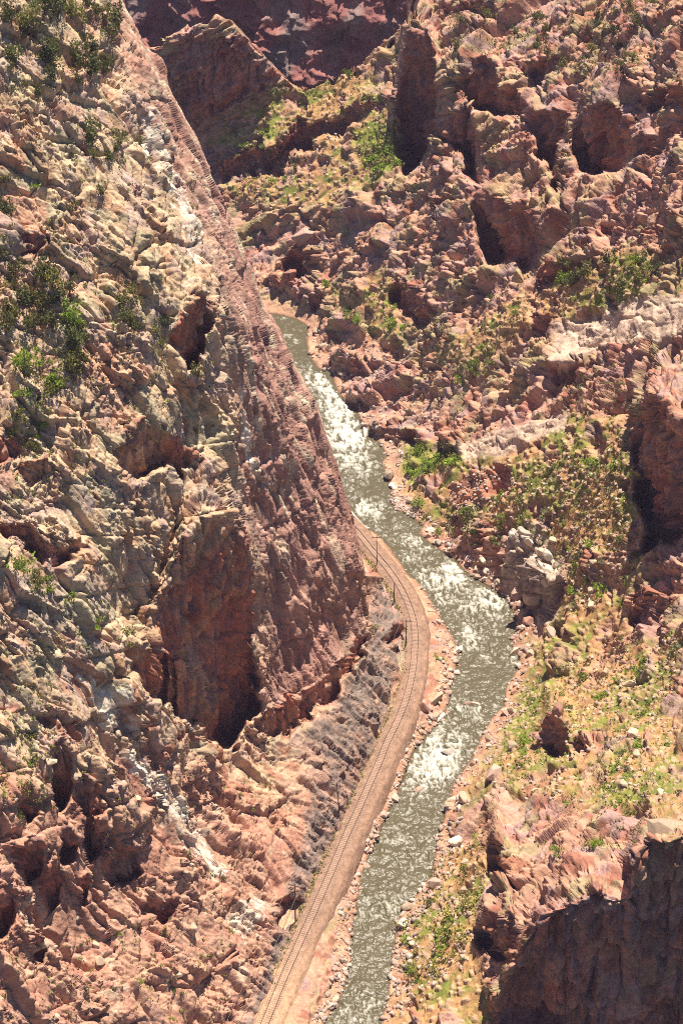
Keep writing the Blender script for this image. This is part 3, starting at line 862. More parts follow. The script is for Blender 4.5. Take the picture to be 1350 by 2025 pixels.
# ================================================================== FAR CLIFF beyond the bend
F_CTRL = [(x, y, 'y', Y) for x in (150, 400, 650, 900) for y, Y in ((-300, 645), (0, 622), (150, 614), (300, 607))]
ua = axis(150, 930, 220, 870, 2.5)
va = axis(-260, 300, -14, 270, 2.5)
F = make_sheet(F_CTRL, ua, va)
p = F.P.reshape(-1, 3)
c1, e1, r1 = cells(p / np.array((14, 12, 20.0)), 202, 0.9)
c2, e2, r2 = cells(p / np.array((6, 6, 5.0)), 203, 0.9)
c3_, e3, r3 = cells(p / np.array((2.5, 2.5, 2.0)), 204, 0.9)
tz = p[:, 2] / 11.0 + 1.2 * fbm(p / 30.0, 3, 221) + 0.02 * p[:, 0]
tz = tz - np.floor(tz)
D = 4 * fbm(p / 30.0, 3, 201) + 2.6 * c1 + 1.5 * c2 + 0.8 * c3_ + 5.0 * np.where(tz < 0.25, -tz / 0.25, -(1 - tz) / 0.75) * sstep(-0.3, 0.3, fbm(p / 16.0, 2, 231))
F.P = F.P + (D[:, None] * np.array((-0.2, -0.95, 0.1))).reshape(F.P.shape)
colr = np.empty_like(p)
colr[:] = c3(0.36, 0.15, 0.13)
colr = lerp(colr, c3(0.30, 0.22, 0.20), sstep(-0.2, 0.4, fbm(p / 15.0, 3, 241)))
colr *= (1 + 0.3 * (r2 - 0.5) + 0.2 * (r3 - 0.5))[:, None]
o = mesh_from_grid('far_canyon_cliff', F, np.ones(F.U.shape, bool), MAT_ROCK, {'Col': np.clip(colr * 0.78, 0.03, 0.8)})
o['kind'] = 'structure'
o['label'] = 'shaded red cliff beyond the river bend'

# ================================================================== RIVER
wu = np.arange(380, 1060, 2.0)
wv_ = np.arange(590, 2270, 2.0)
W = Sheet()
W.U, W.V = np.meshgrid(wu, wv_)
W.P = at(W.U, W.V, z=0.0)
wsd = poly_sd(W.U, W.V, RIVER)
p = W.P.reshape(-1, 3)
RC = np.array([(0.5 * (a[0] + b[0]), 0.5 * (a[1] + b[1])) for a, b in zip(np.array(LEFT_BANK)[np.linspace(0, len(LEFT_BANK) - 1, 40).astype(int)], np.array(RIGHT_BANK)[np.linspace(0, len(RIGHT_BANK) - 1, 40).astype(int)])])
RAP = [((675, 790), (60, 60), 1.0), ((690, 860), (50, 60), 1.1), ((640, 740), (40, 30), 0.9), ((725, 1005), (45, 18), 0.8), ((720, 920), (40, 30), 0.35), ((810, 1090), (45, 40), 0.6), ((880, 1150), (70, 40), 0.8), ((960, 1200), (60, 40), 0.7),
       ((930, 1260), (50, 40), 0.45), ((920, 1400), (60, 30), 0.5), ((870, 1490), (60, 50), 1.0), ((850, 1530), (60, 25), 1.0), ((800, 1690), (50, 30), 0.45), ((760, 1800), (50, 40), 0.4), ((720, 1990), (50, 40), 0.45), ((575, 690), (25, 40), 0.35)]
RAP += [((935, 1404), (26, 10), 0.75), ((888, 1500), (26, 10), 0.9), ((826, 1572), (18, 9), 0.6), ((1012, 1306), (18, 9), 0.6), ((880, 1126), (14, 8), 0.8), ((835, 1062), (14, 9), 0.9), ((905, 1120), (20, 8), 0.7), ((800, 1560), (16, 10), 0.5), ((770, 1040), (40, 12), 0.4)]
rap = np.zeros(W.U.shape)
for (cx, cy), (sx, sy), a in RAP:
    rap = np.maximum(rap, a * np.exp(-(((W.U - cx) / sx) ** 2 + ((W.V - cy) / sy) ** 2) * 0.8))
rap = rap.ravel()
rcx, rcy = at(RC[:, 0], RC[:, 1], z=0.0)[:, 0], at(RC[:, 0], RC[:, 1], z=0.0)[:, 1]
flow = np.stack([np.gradient(rcx), np.gradient(rcy)], 1)
near_ = np.argmin(np.abs(p[:, 1][:, None] - rcy[None, :]), 1)
fl = flow[near_]
fl /= np.linalg.norm(fl, axis=1, keepdims=True)
lx = (p[:, 0] - rcx[near_])
along_ = p[:, 1] * 1.05
across_ = lx * np.abs(fl[:, 1])
qs = np.stack([across_, along_, 0 * lx], 1)
qs = qs + 0.7 * np.stack([fbm(p / 3.0, 2, 331), fbm(p / 3.0, 2, 333), 0 * lx], 1)
w1 = fbm(qs / np.array((2.2, 3.0, 1)), 4, 301)
w2 = fbm(qs / np.array((0.7, 1.0, 1)), 3, 305)
w3 = 1 - 2.0 * np.abs(fbm(qs / np.array((1.3, 5.5, 1)) + 7, 4, 309))          # streaks drawn out down the stream
w4 = 1 - 2.0 * np.abs(fbm(qs / np.array((2.6, 1.3, 1)) + 3, 3, 313))          # crests across it
rap = np.clip(rap + 0.25 * fbm(p / 9.0, 2, 341), 0, 1.2) * sstep(0, 8, wsd).ravel() + 0.2
hgt = 0.14 * w1 + 0.09 * w2 + rap * (0.4 * w1 + 0.2 * w2 + 0.35 * w4)
W.P[..., 2] += hgt.reshape(W.U.shape)
calm = sstep(-0.1, 0.35, fbm(qs / np.array((5.0, 9.0, 1)), 2, 351))
foam = sstep(0.66, 1.34, 0.50 * rap - 0.16 * calm + 0.56 * w3 * (0.75 + 0.35 * rap) + 0.28 * w4 * (0.4 + 0.8 * rap) + 0.36 * w2 + 0.3 * w1)
foam = np.clip(foam * 0.74, 0, 1)
fcol = np.stack([foam, rap, sstep(0, 20, wsd).ravel()], 1)
mw, nt, b = new_mat('river_water')
an = nt.nodes.new('ShaderNodeAttribute')
an.attribute_name = 'Col'
sep = nt.nodes.new('ShaderNodeSeparateColor')
nt.links.new(an.outputs['Color'], sep.inputs[0])
geo = nt.nodes.new('ShaderNodeNewGeometry')
nz = nt.nodes.new('ShaderNodeTexNoise')
nz.inputs['Scale'].default_value = 2.2
nz.inputs['Detail'].default_value = 4
nt.links.new(geo.outputs['Position'], nz.inputs['Vector'])
cm = nt.nodes.new('ShaderNodeMix')
cm.data_type = 'RGBA'
cm.inputs['A'].default_value = (0.082, 0.070, 0.040, 1)
cm.inputs['B'].default_value = (0.62, 0.61, 0.54, 1)
nt.links.new(sep.outputs[0], cm.inputs['Factor'])
nt.links.new(cm.outputs['Result'], b.inputs['Base Color'])
rr = nt.nodes.new('ShaderNodeMapRange')
rr.inputs['To Min'].default_value = 0.28
rr.inputs['To Max'].default_value = 0.7
nt.links.new(sep.outputs[0], rr.inputs['Value'])
nt.links.new(rr.outputs['Result'], b.inputs['Roughness'])
b.inputs['IOR'].default_value = 1.33
bp = nt.nodes.new('ShaderNodeBump')
bp.inputs['Strength'].default_value = 0.5
bp.inputs['Distance'].default_value = 0.3
nt.links.new(nz.outputs['Fac'], bp.inputs['Height'])
nt.links.new(bp.outputs['Normal'], b.inputs['Normal'])
o = mesh_from_grid('river', W, wsd > -12, mw, {'Col': fcol})
o['kind'] = 'structure'
o['label'] = 'murky river with white rapids on the gorge floor'

# ================================================================== RAILWAY BED
prof = [(3.6, -1.6), (3.0, -0.6), (2.35, -0.15), (2.1, 0.0), (1.9, 0.02), (1.6, 0.06), (1.35, 0.16), (0, 0.17), (-1.35, 0.16), (-1.6, 0.06), (-2.0, 0.02), (-2.5, 0.02), (-2.8, 0.0), (-3.1, -0.3), (-3.6, -1.0), (-4.2, -2.2)]
prof = resample(np.array(prof), 0.22)
B = Sheet()
nt_, npf = len(TC), len(prof)
B.U, B.V = np.meshgrid(np.arange(npf, dtype=float), np.arange(nt_, dtype=float))
B.P = TC[:, None, :] + TL[:, None, :] * prof[None, :, 0:1] + np.array((0, 0, 1.0)) * prof[None, :, 1:2]
p = B.P.reshape(-1, 3)
nb = fbm(p / 1.5, 3, 401)
edge_amt = sstep(1.9, 4.0, np.abs(np.tile(prof[:, 0], nt_)))
B.P[..., 2] += (0.05 * nb + 0.05 * fbm(p / 0.5, 2, 409) + edge_amt * 0.45 * fbm(p / 2.0, 3, 405)).reshape(B.U.shape)
colr = np.empty_like(p)
colr[:] = c3(0.32, 0.195, 0.135)
colr = lerp(colr, c3(0.31, 0.20, 0.15), sstep(1.9, 1.2, np.abs(np.tile(prof[:, 0], nt_))) * 0.7)
near = sstep(260, 235, p[:, 1])
colr = lerp(colr, c3(0.58, 0.36, 0.22), near * 0.7)
gl = sstep(1.9, 3.2, np.tile(prof[:, 0], nt_)) * sstep(-0.2, 0.3, nb)
colr = lerp(colr, c3(0.42, 0.40, 0.12), gl * 0.8)
colr *= (1 + 0.25 * nb + 0.35 * fbm(p / 0.55, 2, 411))[:, None]
o = mesh_from_grid('railway_bed', B, np.ones(B.U.shape, bool), terrain_mat('ballast', 0.5, 0.95, 4.0), {'Col': np.clip(colr * 0.78, 0.03, 0.8)})
o['kind'] = 'structure'
o['label'] = 'pink gravel railway bed beside the river'


# ================================================================== helpers for things
def link(name, me, parent=None):
    o = bpy.data.objects.new(name, me)
    COL.objects.link(o)
    if parent is not None:
        o.parent = parent
    return o


def tag(o, label, cat, group=None, kind=None):
    o['label'] = label
    if cat:
        o['category'] = cat
    if group:
        o['group'] = group
    if kind:
        o['kind'] = kind
    return o


def np_mesh(name, V, Fc, mat):
    me = bpy.data.meshes.new(name)
    V = np.asarray(V, np.float32)
    Fc = np.asarray(Fc, np.int32)
    k = Fc.shape[1]
    me.vertices.add(len(V))
    me.vertices.foreach_set('co', V.ravel())
    me.loops.add(Fc.size)
    me.loops.foreach_set('vertex_index', Fc.ravel())
    me.polygons.add(len(Fc))
    me.polygons.foreach_set('loop_start', np.arange(0, Fc.size, k, dtype=np.int32))
    me.update(calc_edges=True)
    me.materials.append(mat)
    return me


def tube(path, radii, n=8):
    path = np.asarray(path, float)
    radii = np.broadcast_to(radii, (len(path),))
    t = np.gradient(path, axis=0)
    t /= np.linalg.norm(t, axis=1, keepdims=True)
    ref = np.array((0.3, 0.2, 0.93)) if abs(t[0, 2]) < 0.8 else np.array((1.0, 0.1, 0))
    a = np.cross(t, ref)
    a /= np.linalg.norm(a, axis=1, keepdims=True)
    b_ = np.cross(t, a)
    th = np.arange(n) * 2 * math.pi / n
    V = path[:, None] + radii[:, None, None] * (np.cos(th)[None, :, None] * a[:, None] + np.sin(th)[None, :, None] * b_[:, None])
    m = len(path)
    i, j = np.meshgrid(np.arange(m - 1), np.arange(n), indexing='ij')
    Fq = np.stack([i * n + j, i * n + (j + 1) % n, (i + 1) * n + (j + 1) % n, (i + 1) * n + j], -1).reshape(-1, 4)
    return V.reshape(-1, 3), Fq


def boxv(c, half, ax=None):
    sgn = np.array([(x, y, z) for z in (-1, 1) for y in (-1, 1) for x in (-1, 1)], float) * np.asarray(half)
    if ax is not None:
        sgn = sgn @ np.asarray(ax)
    Fq = np.array([(0, 2, 3, 1), (4, 5, 7, 6), (0, 1, 5, 4), (2, 6, 7, 3), (0, 4, 6, 2), (1, 3, 7, 5)])
    return sgn + np.asarray(c), Fq


def join(parts):
    Vs, Fs, k = [], [], 0
    for V, Fq in parts:
        Vs.append(V)
        Fs.append(Fq + k)
        k += len(V)
    return np.concatenate(Vs), np.concatenate(Fs)


def simple_mat(name, colr, rough=0.8, var=0.25, sc=3.0, metal=0.0, trans=0.0):
    m, nt, b = new_mat(name)
    oi = nt.nodes.new('ShaderNodeObjectInfo')
    geo = nt.nodes.new('ShaderNodeNewGeometry')
    n1 = nt.nodes.new('ShaderNodeTexNoise')
    n1.inputs['Scale'].default_value = sc
    n1.inputs['Detail'].default_value = 5
    n1.inputs['Roughness'].default_value = 0.65
    nt.links.new(geo.outputs['Position'], n1.inputs['Vector'])
    ad = nt.nodes.new('ShaderNodeMath')
    ad.operation = 'ADD'
    nt.links.new(n1.outputs['Fac'], ad.inputs[0])
    nt.links.new(oi.outputs['Random'], ad.inputs[1])
    mr = nt.nodes.new('ShaderNodeMapRange')
    mr.inputs['From Min'].default_value = 0.4
    mr.inputs['From Max'].default_value = 1.6
    mr.inputs['To Min'].default_value = 1 - 1.5 * var
    mr.inputs['To Max'].default_value = 1 + 1.5 * var
    nt.links.new(ad.outputs[0], mr.inputs['Value'])
    mx = nt.nodes.new('ShaderNodeMix')
    mx.data_type = 'RGBA'
    mx.blend_type = 'MULTIPLY'
    mx.inputs['Factor'].default_value = 1.0
    mx.inputs['A'].default_value = (*colr, 1)
    nt.links.new(mr.outputs['Result'], mx.inputs['B'])
    nt.links.new(mx.outputs['Result'], b.inputs['Base Color'])
    b.inputs['Roughness'].default_value = rough
    b.inputs['Metallic'].default_value = metal
    b.inputs['Specular IOR Level'].default_value = 0.25
    bp = nt.nodes.new('ShaderNodeBump')
    bp.inputs['Strength'].default_value = 0.35
    bp.inputs['Distance'].default_value = 0.2
    nt.links.new(n1.outputs['Fac'], bp.inputs['Height'])
    nt.links.new(bp.outputs['Normal'], b.inputs['Normal'])
    if trans:
        tr = nt.nodes.new('ShaderNodeBsdfTranslucent')
        ms = nt.nodes.new('ShaderNodeMixShader')
        ms.inputs[0].default_value = trans
        nt.links.new(mx.outputs['Result'], tr.inputs['Color'])
        nt.links.new(b.outputs[0], ms.inputs[1])
        nt.links.new(tr.outputs[0], ms.inputs[2])
        nt.links.new(ms.outputs[0], nt.nodes['Material Output'].inputs['Surface'])
    return m


for sh in (L, R):
    sh.NF = sh.normals()


def on(sh, px, py):
    j = int(np.clip(np.searchsorted(sh.ua, px), 0, len(sh.ua) - 1))
    i = int(np.clip(np.searchsorted(sh.va, py), 0, len(sh.va) - 1))
    return sh.P[i, j].copy(), sh.N0[i, j].copy(), i, j


L.ua, L.va = L.U[0], L.V[:, 0]
R.ua, R.va = R.U[0], R.V[:, 0]

# ================================================================== RAILWAY TRACK
m_rail = simple_mat('rusty_rail_steel', (0.10, 0.065, 0.05), 0.5, 0.15, 6.0, 0.4)
m_tie = simple_mat('weathered_sleeper_wood', (0.25, 0.165, 0.12), 0.9, 0.3, 5.0)
track = bpy.data.objects.new('railway_track', None)
COL.objects.link(track)
tag(track, 'single railway track curving along the pink gravel bed beside the river', 'railway track')
topz = BED_Z + 0.17
for sgn in (-1, 1):
    cl = TC + TL * (0.7175 * sgn)
    V = []
    for hx, hz in ((-0.07, 0.03), (-0.04, 0.05), (-0.04, 0.2), (0.04, 0.2), (0.04, 0.05), (0.07, 0.03)):
        V.append(cl + TL * hx + np.array((0, 0, 0.17 + hz)))
    V = np.stack(V, 1)
    n_, k_ = V.shape[:2]
    i, j = np.meshgrid(np.arange(n_ - 1), np.arange(k_ - 1), indexing='ij')
    Fq = np.stack([i * k_ + j, i * k_ + j + 1, (i + 1) * k_ + j + 1, (i + 1) * k_ + j], -1).reshape(-1, 4)
    link('rail', np_mesh('rail', V.reshape(-1, 3), Fq, m_rail), track)
parts = []
for k in range(0, len(TC) - 1):
    c = TC[k] + np.array((0, 0, 0.125)) + TT[k] * random.uniform(-0.04, 0.04)
    parts.append(boxv(c, (1.25 + random.uniform(-0.06, 0.06), 0.11, 0.07), np.stack([TL[k], TT[k], np.array((0, 0, 1.0))])))
o = link('sleepers', np_mesh('sleepers', *join(parts), m_tie), track)
o['kind'] = 'stuff'

# ================================================================== TELEGRAPH POLES AND WIRES
m_pole = simple_mat('weathered_pole_wood', (0.09, 0.065, 0.05), 0.9, 0.2, 4.0)
m_ins = simple_mat('insulator_glass', (0.35, 0.40, 0.38), 0.3, 0.1, 4.0)
m_wire = simple_mat('wire_metal', (0.22, 0.19, 0.17), 0.5, 0.1, 4.0, 0.5)
POLES = [((745, 1118), 9.0, 0.25, (-0.02, 0.0), 'weathered pole with tilted crossarm beside the track under the rock fin'),
         ((779, 1192), 6.0, 0.0, (-0.01, 0.0), 'short thin pole left of the track curve by the grey bench'),
         ((802, 1278), 8.0, 0.0, (0.0, 0.0), 'dark pole against the shaded grey rock left of the track'),
         ((672, 1622), 10.5, 0.0, (-0.06, 0.0), 'leaning pole at the left edge of the track below dark rocks'),
         ((584, 1822), 10.5, 0.0, (0.0, 0.0), 'pole with wide crossarm in front of the dark rock hollow')]
tops = []
for (px, py), hgt_, tilt, lean, lab in POLES:
    base = at(px, py, z=BED_Z - 0.25)
    r = bpy.data.objects.new('telegraph_pole', None)
    COL.objects.link(r)
    r.location = base
    tag(r, lab, 'telegraph pole', 'telegraph poles along the railway')
    top = np.array((lean[0] * hgt_, lean[1] * hgt_, hgt_))
    V, Fq = tube(np.array([(0, 0, -0.6), top * 0.5, top]), np.array((0.14, 0.12, 0.09)), 8)
    link('pole', np_mesh('pole', V, Fq, m_pole), r)
    k = int(np.argmin(np.linalg.norm(TC - base, axis=1)))
    side_ = TL[k]
    if hgt_ > 7:
        ax = np.stack([side_ * math.cos(tilt) + np.array((0, 0, 1)) * math.sin(tilt), TT[k], np.array((0, 0, 1.0))])
        for dz_ in (0.5,):
            arm = link('crossarm', np_mesh('crossarm', *boxv(top - np.array((0, 0, dz_)), (1.35, 0.06, 0.07), ax), m_pole), r)
            for q_ in (-1.2, -0.7, 0.7, 1.2):
                c = top - np.array((0, 0, dz_)) + ax[0] * q_
                V, Fq = tube(np.array([c + (0, 0, 0.05), c + (0, 0, 0.16), c + (0, 0, 0.24)]), np.array((0.03, 0.06, 0.03)), 6)
                link('insulator', np_mesh('insulator', V, Fq, m_ins), arm)
        tops.append((base + top - np.array((0, 0, 0.2)), side_))
tops.append((tops[-1][0] + np.array((-16, -50, 0.5)), tops[-1][1]))
for (a, sa), (b_, sb) in zip(tops[:-1], tops[1:]):
    for q_ in (-1.2, 1.2):
        t = np.linspace(0, 1, 24)[:, None]
        pth = (a + sa * q_) * (1 - t) + (b_ + sb * q_) * t
        pth[:, 2] -= (4 * t[:, 0] * (1 - t[:, 0])) * 1.2
        o = link('overhead_wire', np_mesh('overhead_wire', *tube(pth, 0.03, 4), m_wire))
        tag(o, 'thin wire strung between telegraph poles left of the track', 'wire', 'wires between the telegraph poles')

# low pale wall between track and river, near the fin
m_conc = simple_mat('pale_concrete', (0.55, 0.50, 0.42), 0.9, 0.15, 2.0)
pw = resample(np.array([at(x, y, z=2.6) for x, y in ((676, 985), (693, 1012), (708, 1031), (720, 1043), (733, 1048))]), 0.7)
V = []
for hx, hz in ((-0.25, -2.0), (-0.25, 0.45), (0.25, 0.45), (0.25, -2.0)):
    t_ = np.gradient(pw, axis=0)
    t_ /= np.linalg.norm(t_, axis=1, keepdims=True)
    V.append(pw + np.stack([t_[:, 1], -t_[:, 0], 0 * t_[:, 0]], 1) * hx + np.array((0, 0, hz)))
V = np.stack(V, 1)
n_, k_ = V.shape[:2]
i, j = np.meshgrid(np.arange(n_ - 1), np.arange(k_ - 1), indexing='ij')
Fq = np.stack([i * k_ + j, i * k_ + j + 1, (i + 1) * k_ + j + 1, (i + 1) * k_ + j], -1).reshape(-1, 4)
Fq = np.concatenate([Fq, [(0, 1, 2, 3)], [(len(V.reshape(-1, 3)) - 4 + q_ for q_ in (3, 2, 1, 0))] if False else np.array([[n_ * 4 - 1, n_ * 4 - 2, n_ * 4 - 3, n_ * 4 - 4]])])
tag(link('retaining_wall', np_mesh('retaining_wall', V.reshape(-1, 3), Fq, m_conc)), 'low pale retaining wall between the railway and the river by the fin', 'wall')

# ================================================================== BOULDERS
import bmesh
ROCK_M = {'pink': simple_mat('pink_boulder', (0.40, 0.27, 0.215), 0.9, 0.25, 1.6), 'pale': simple_mat('pale_boulder', (0.52, 0.44, 0.36), 0.9, 0.2, 1.6),
          'grey': simple_mat('grey_boulder', (0.27, 0.23, 0.21), 0.9, 0.25, 1.6), 'red': simple_mat('red_boulder', (0.33, 0.18, 0.13), 0.9, 0.25, 1.6),
          'tan': simple_mat('tan_boulder', (0.41, 0.31, 0.22), 0.9, 0.25, 1.6)}


def rock_proto(seed, npt=16, bevel=0.08, box=(1, 1, 0.75)):
    rg = np.random.default_rng(seed)
    pts = rg.normal(0, 1, (npt, 3))
    pts /= np.linalg.norm(pts, axis=1, keepdims=True)
    pts *= rg.uniform(0.75, 1.15, (npt, 1))
    bm = bmesh.new()
    vs = [bm.verts.new(v) for v in pts * np.array(box)]
    res = bmesh.ops.convex_hull(bm, input=vs)
    bmesh.ops.delete(bm, geom=list({e for e in res['geom_interior'] if isinstance(e, bmesh.types.BMVert)} | {v for v in bm.verts if not v.link_faces}), context='VERTS')
    if bevel:
        bmesh.ops.bevel(bm, geom=list(bm.edges), offset=bevel, segments=1, affect='EDGES', clamp_overlap=True)
    bmesh.ops.triangulate(bm, faces=list(bm.faces))
    me = bpy.data.meshes.new('boulder')
    bm.to_mesh(me)
    bm.free()
    return me


PROTO = [rock_proto(900 + k, random.choice((14, 17, 20, 26))) for k in range(12)]
PROTO_V = []
for me in PROTO:
    v = np.empty(len(me.vertices) * 3, np.float32)
    me.vertices.foreach_get('co', v)
    f = np.empty(len(me.polygons) * 3, np.int32)
    me.polygons.foreach_get('vertices', f)
    PROTO_V.append((v.reshape(-1, 3), f.reshape(-1, 3)))
ROCK_ME = {}


def put_boulder(sh, px, py, size, colr, label, group, sink=0.3, rotz=None, water=False, name='boulder'):
    k = random.randrange(12)
    key = (k, colr)
    if key not in ROCK_ME:
        me = PROTO[k].copy()
        me.materials.clear()
        me.materials.append(ROCK_M[colr])
        ROCK_ME[key] = me
    o = link(name, ROCK_ME[key])
    P = at(px, py, z=-0.1) if water else on(sh, px, py)[0]
    o.location = (P[0], P[1], P[2] + size[2] * 0.5 - sink * size[2])
    o.scale = (size[0] / 2, size[1] / 2, size[2] / 1.5)
    o.rotation_euler = (random.uniform(-0.2, 0.2), random.uniform(-0.2, 0.2), random.uniform(0, 6.28) if rotz is None else rotz)
    tag(o, label, 'boulder', group)
    return o


HERO = [(R, 868, 1384, (5.2, 3.6, 3.6), 'tan', 'largest tan boulder on the left bank beside the railway bend', False),
        (R, 838, 1402, (3.0, 2.6, 2.6), 'red', 'reddish boulder tucked between the railway bed and the large tan boulder', False),
        (R, 872, 1420, (3.4, 1.6, 1.2), 'pale', 'flat pale slab at the water below the large tan boulder', False),
        (R, 935, 1394, (4.4, 2.6, 1.2), 'pink', 'flat pinkish rock breaking the water in midstream above the rapid', True),
        (R, 888, 1490, (4.4, 2.2, 1.0), 'grey', 'low wet rock in the middle of the white rapid', True),
        (R, 826, 1563, (3.0, 1.8, 1.0), 'pink', 'small pink rock awash just below the white rapid', True),
        (R, 782, 1580, (2.6, 2.6, 1.2), 'pale', 'square pale slab on the left bank below the white rapid', False),
        (R, 1017, 1294, (3.4, 3.0, 2.6), 'tan', 'rounded tan rock standing in the water at the right bank', True),
        (R, 906, 1288, (3.6, 1.8, 1.2), 'pale', 'flat pale slab jutting into the river from the left bank', False),
        (R, 902, 1330, (2.4, 2.0, 1.5), 'pale', 'pale wedge shaped boulder on the left bank above the tan boulder', False),
        (R, 975, 1537, (5.0, 3.6, 4.0), 'pink', 'large square pink block on the right bank beside the rapid', False),
        (R, 1097, 1412, (3.4, 2.6, 4.6), 'red', 'upright red block standing on the scree slope', False),
        (R, 929, 1106, (2.6, 4.4, 1.6), 'pink', 'long pink slab tilted towards the river among bank boulders', False),
        (R, 957, 1112, (3.6, 2.0, 1.6), 'pale', 'pale slab lying right of the long pink slab', False),
        (R, 962, 1132, (3.0, 2.0, 1.5), 'pale', 'rounded pale boulder below the pale slab on the right bank', False),
        (R, 903, 1090, (4.2, 1.8, 1.6), 'red', 'long reddish slab on the right bank above the rapids', False),
        (R, 880, 1118, (1.8, 1.2, 1.0), 'grey', 'small dark stone in the stream near the right bank slabs', True),
        (R, 845, 1062, (2.6, 1.8, 1.4), 'pink', 'pink boulder at the waterline where foam breaks', False),
        (R, 865, 1075, (2.8, 2.0, 1.8), 'pale', 'pale boulder just right of the pink waterline boulder', False),
        (R, 1310, 1632, (7.5, 5.0, 3.6), 'tan', 'huge rounded tan boulder on the rim of the shaded cliff', False),
        (R, 1055, 1190, (5.2, 4.0, 4.5), 'tan', 'big rounded boulder under the pale cracked outcrop', False),
        (R, 1022, 1180, (3.6, 3.0, 3.6), 'pink', 'pink boulder between the cracked outcrop and the river', False),
        (R, 1085, 1252, (4.0, 2.6, 2.0), 'pink', 'pink slab on the right bank below the big rounded boulder', False),
        (R, 1110, 1245, (3.2, 2.4, 1.8), 'pale', 'pale block right of the pink slab on the right bank', False),
        (R, 598, 470, (10.0, 6.0, 4.5), 'pink', 'large smooth pink slab on the slope above the river bend', False),
        (R, 780, 898, (1.8, 1.4, 1.0), 'grey', 'grey stone on the gravel bar beside the willow patch', False),
        (R, 775, 962, (3.2, 1.8, 1.0), 'pale', 'pale flat rock at the water edge below the willow patch', False),
        (R, 832, 948, (5.0, 2.6, 2.2), 'pink', 'pink ledge boulder under the willow patch', False)]
for sh, px, py, sz, cc, lab, wat in HERO:
    put_boulder(sh, px, py, sz, cc, lab, None, 0.25, None, wat)
# the pale cracked outcrop: slabs leaning against each other
for k in range(26):
    t = k / 25
    px = 1022 + 62 * t + random.uniform(-16, 16)
    py = 1048 + 92 * t + random.uniform(-18, 18)
    put_boulder(R, px, py, (random.uniform(2.4, 4.6), random.uniform(1.2, 2.2), random.uniform(1.4, 2.8)), random.choice(('pale', 'pale', 'tan')),
                'pale slab leaning in the cracked white outcrop above the right bank', 'slabs of the pale cracked outcrop', 0.3, random.uniform(-1.2, -0.5))


def along(poly, n, lo, hi, v0, v1):
    P2 = np.array(poly, float)
    d = np.concatenate([[0], np.cumsum(np.linalg.norm(np.diff(P2, axis=0), axis=1))])
    out_ = []
    while len(out_) < n:
        t = random.uniform(0, d[-1])
        x, y = np.interp(t, d, P2[:, 0]), np.interp(t, d, P2[:, 1])
        if v0 <= y <= v1:
            out_.append((x + random.uniform(lo, hi), y + random.uniform(-6, 6)))
    return out_


def in_poly(poly, n):
    P2 = np.array(poly, float)
    out_ = []
    while len(out_) < n:
        x = np.random.uniform(P2[:, 0].min(), P2[:, 0].max(), 4 * n)
        y = np.random.uniform(P2[:, 1].min(), P2[:, 1].max(), 4 * n)
        out_ += list(zip(x, y, ))if False else [(a_, b_) for a_, b_, s_ in zip(x, y, poly_sd(x, y, P2)) if s_ > 0]
    return out_[:n]


np.random.seed(11)


def reach(py):
    for y_, w_ in ((880, 'beside the upper rapids'), (1020, 'beside the gravel bar'), (1200, 'beside the middle rapids'), (1420, 'at the river bend'), (1570, 'beside the lower rapid'), (1800, 'along the lower reach')):
        if py < y_:
            return w_
    return 'near the bottom edge'


rub = []        # small stones, gathered into one mass


def clear_bed(px, py):
    return poly_sd(np.array([px]), np.array([py]), BEDPOLY)[0] < -6


for (poly, n, lo, hi, v0, v1, lab, grp, cols, smin, smax) in (
        (LEFT_BANK, 60, -26, 2, 1040, 2020, '%s boulder between railway and river %s', 'boulders on the left bank', ('pink', 'pink', 'pale', 'tan', 'red'), 0.7, 1.9),
        (RIGHT_BANK, 80, -2, 34, 640, 2020, '%s boulder on the right waterline %s', 'boulders on the right bank', ('pink', 'pale', 'tan', 'tan', 'red'), 0.8, 3.2)):
    for px, py in along(poly, n, lo, hi, v0, v1):
        if not clear_bed(px, py):
            continue
        s_ = smin + (smax - smin) * random.random() ** 2.0
        cc = random.choice(cols)
        put_boulder(R, px, py, (s_ * random.uniform(0.9, 1.6), s_ * random.uniform(0.7, 1.1), s_ * random.uniform(0.6, 1.0)), cc, lab % (cc, reach(py)), grp)
    for px, py in along(poly, n * 20, lo * 1.3, hi * 1.3, v0, v1):
        if clear_bed(px, py):
            rub.append((R, px, py, 0.25 + 1.15 * random.random() ** 3))
SCREE = [([(880, 960), (990, 905), (1020, 960), (900, 1030)], 16, 320, 'red', 'red boulder in the red scree fan above the beach'),
         ([(930, 1000), (1110, 900), (1230, 860), (1280, 1000), (1255, 1140), (1130, 1230), (1110, 1110)], 18, 450, 'tan', 'tan stone on the green scree slope below the overhung cliff'),
         ([(1020, 1380), (1200, 1260), (1340, 1240), (1340, 1590), (1180, 1590), (960, 1560)], 22, 600, 'tan', 'tan stone on the brushy slope above the lower cliff'),
         ([(860, 1680), (960, 1650), (980, 1770), (930, 1900), (800, 2010), (780, 1860)], 14, 300, 'tan', 'tan stone on the green bank at the lower right'),
         ([(640, 680), (820, 640), (880, 840), (720, 850)], 18, 400, 'pink', 'pink boulder on the ledges right of the upper rapids'),
         ([(460, 330), (740, 160), (790, 240), (700, 380), (560, 440), (480, 420)], 10, 300, 'pink', 'pink stone on the slope beyond the river bend'),
         ([(772, 975), (822, 985), (822, 1022), (775, 1008)], 0, 220, 'red', '')]
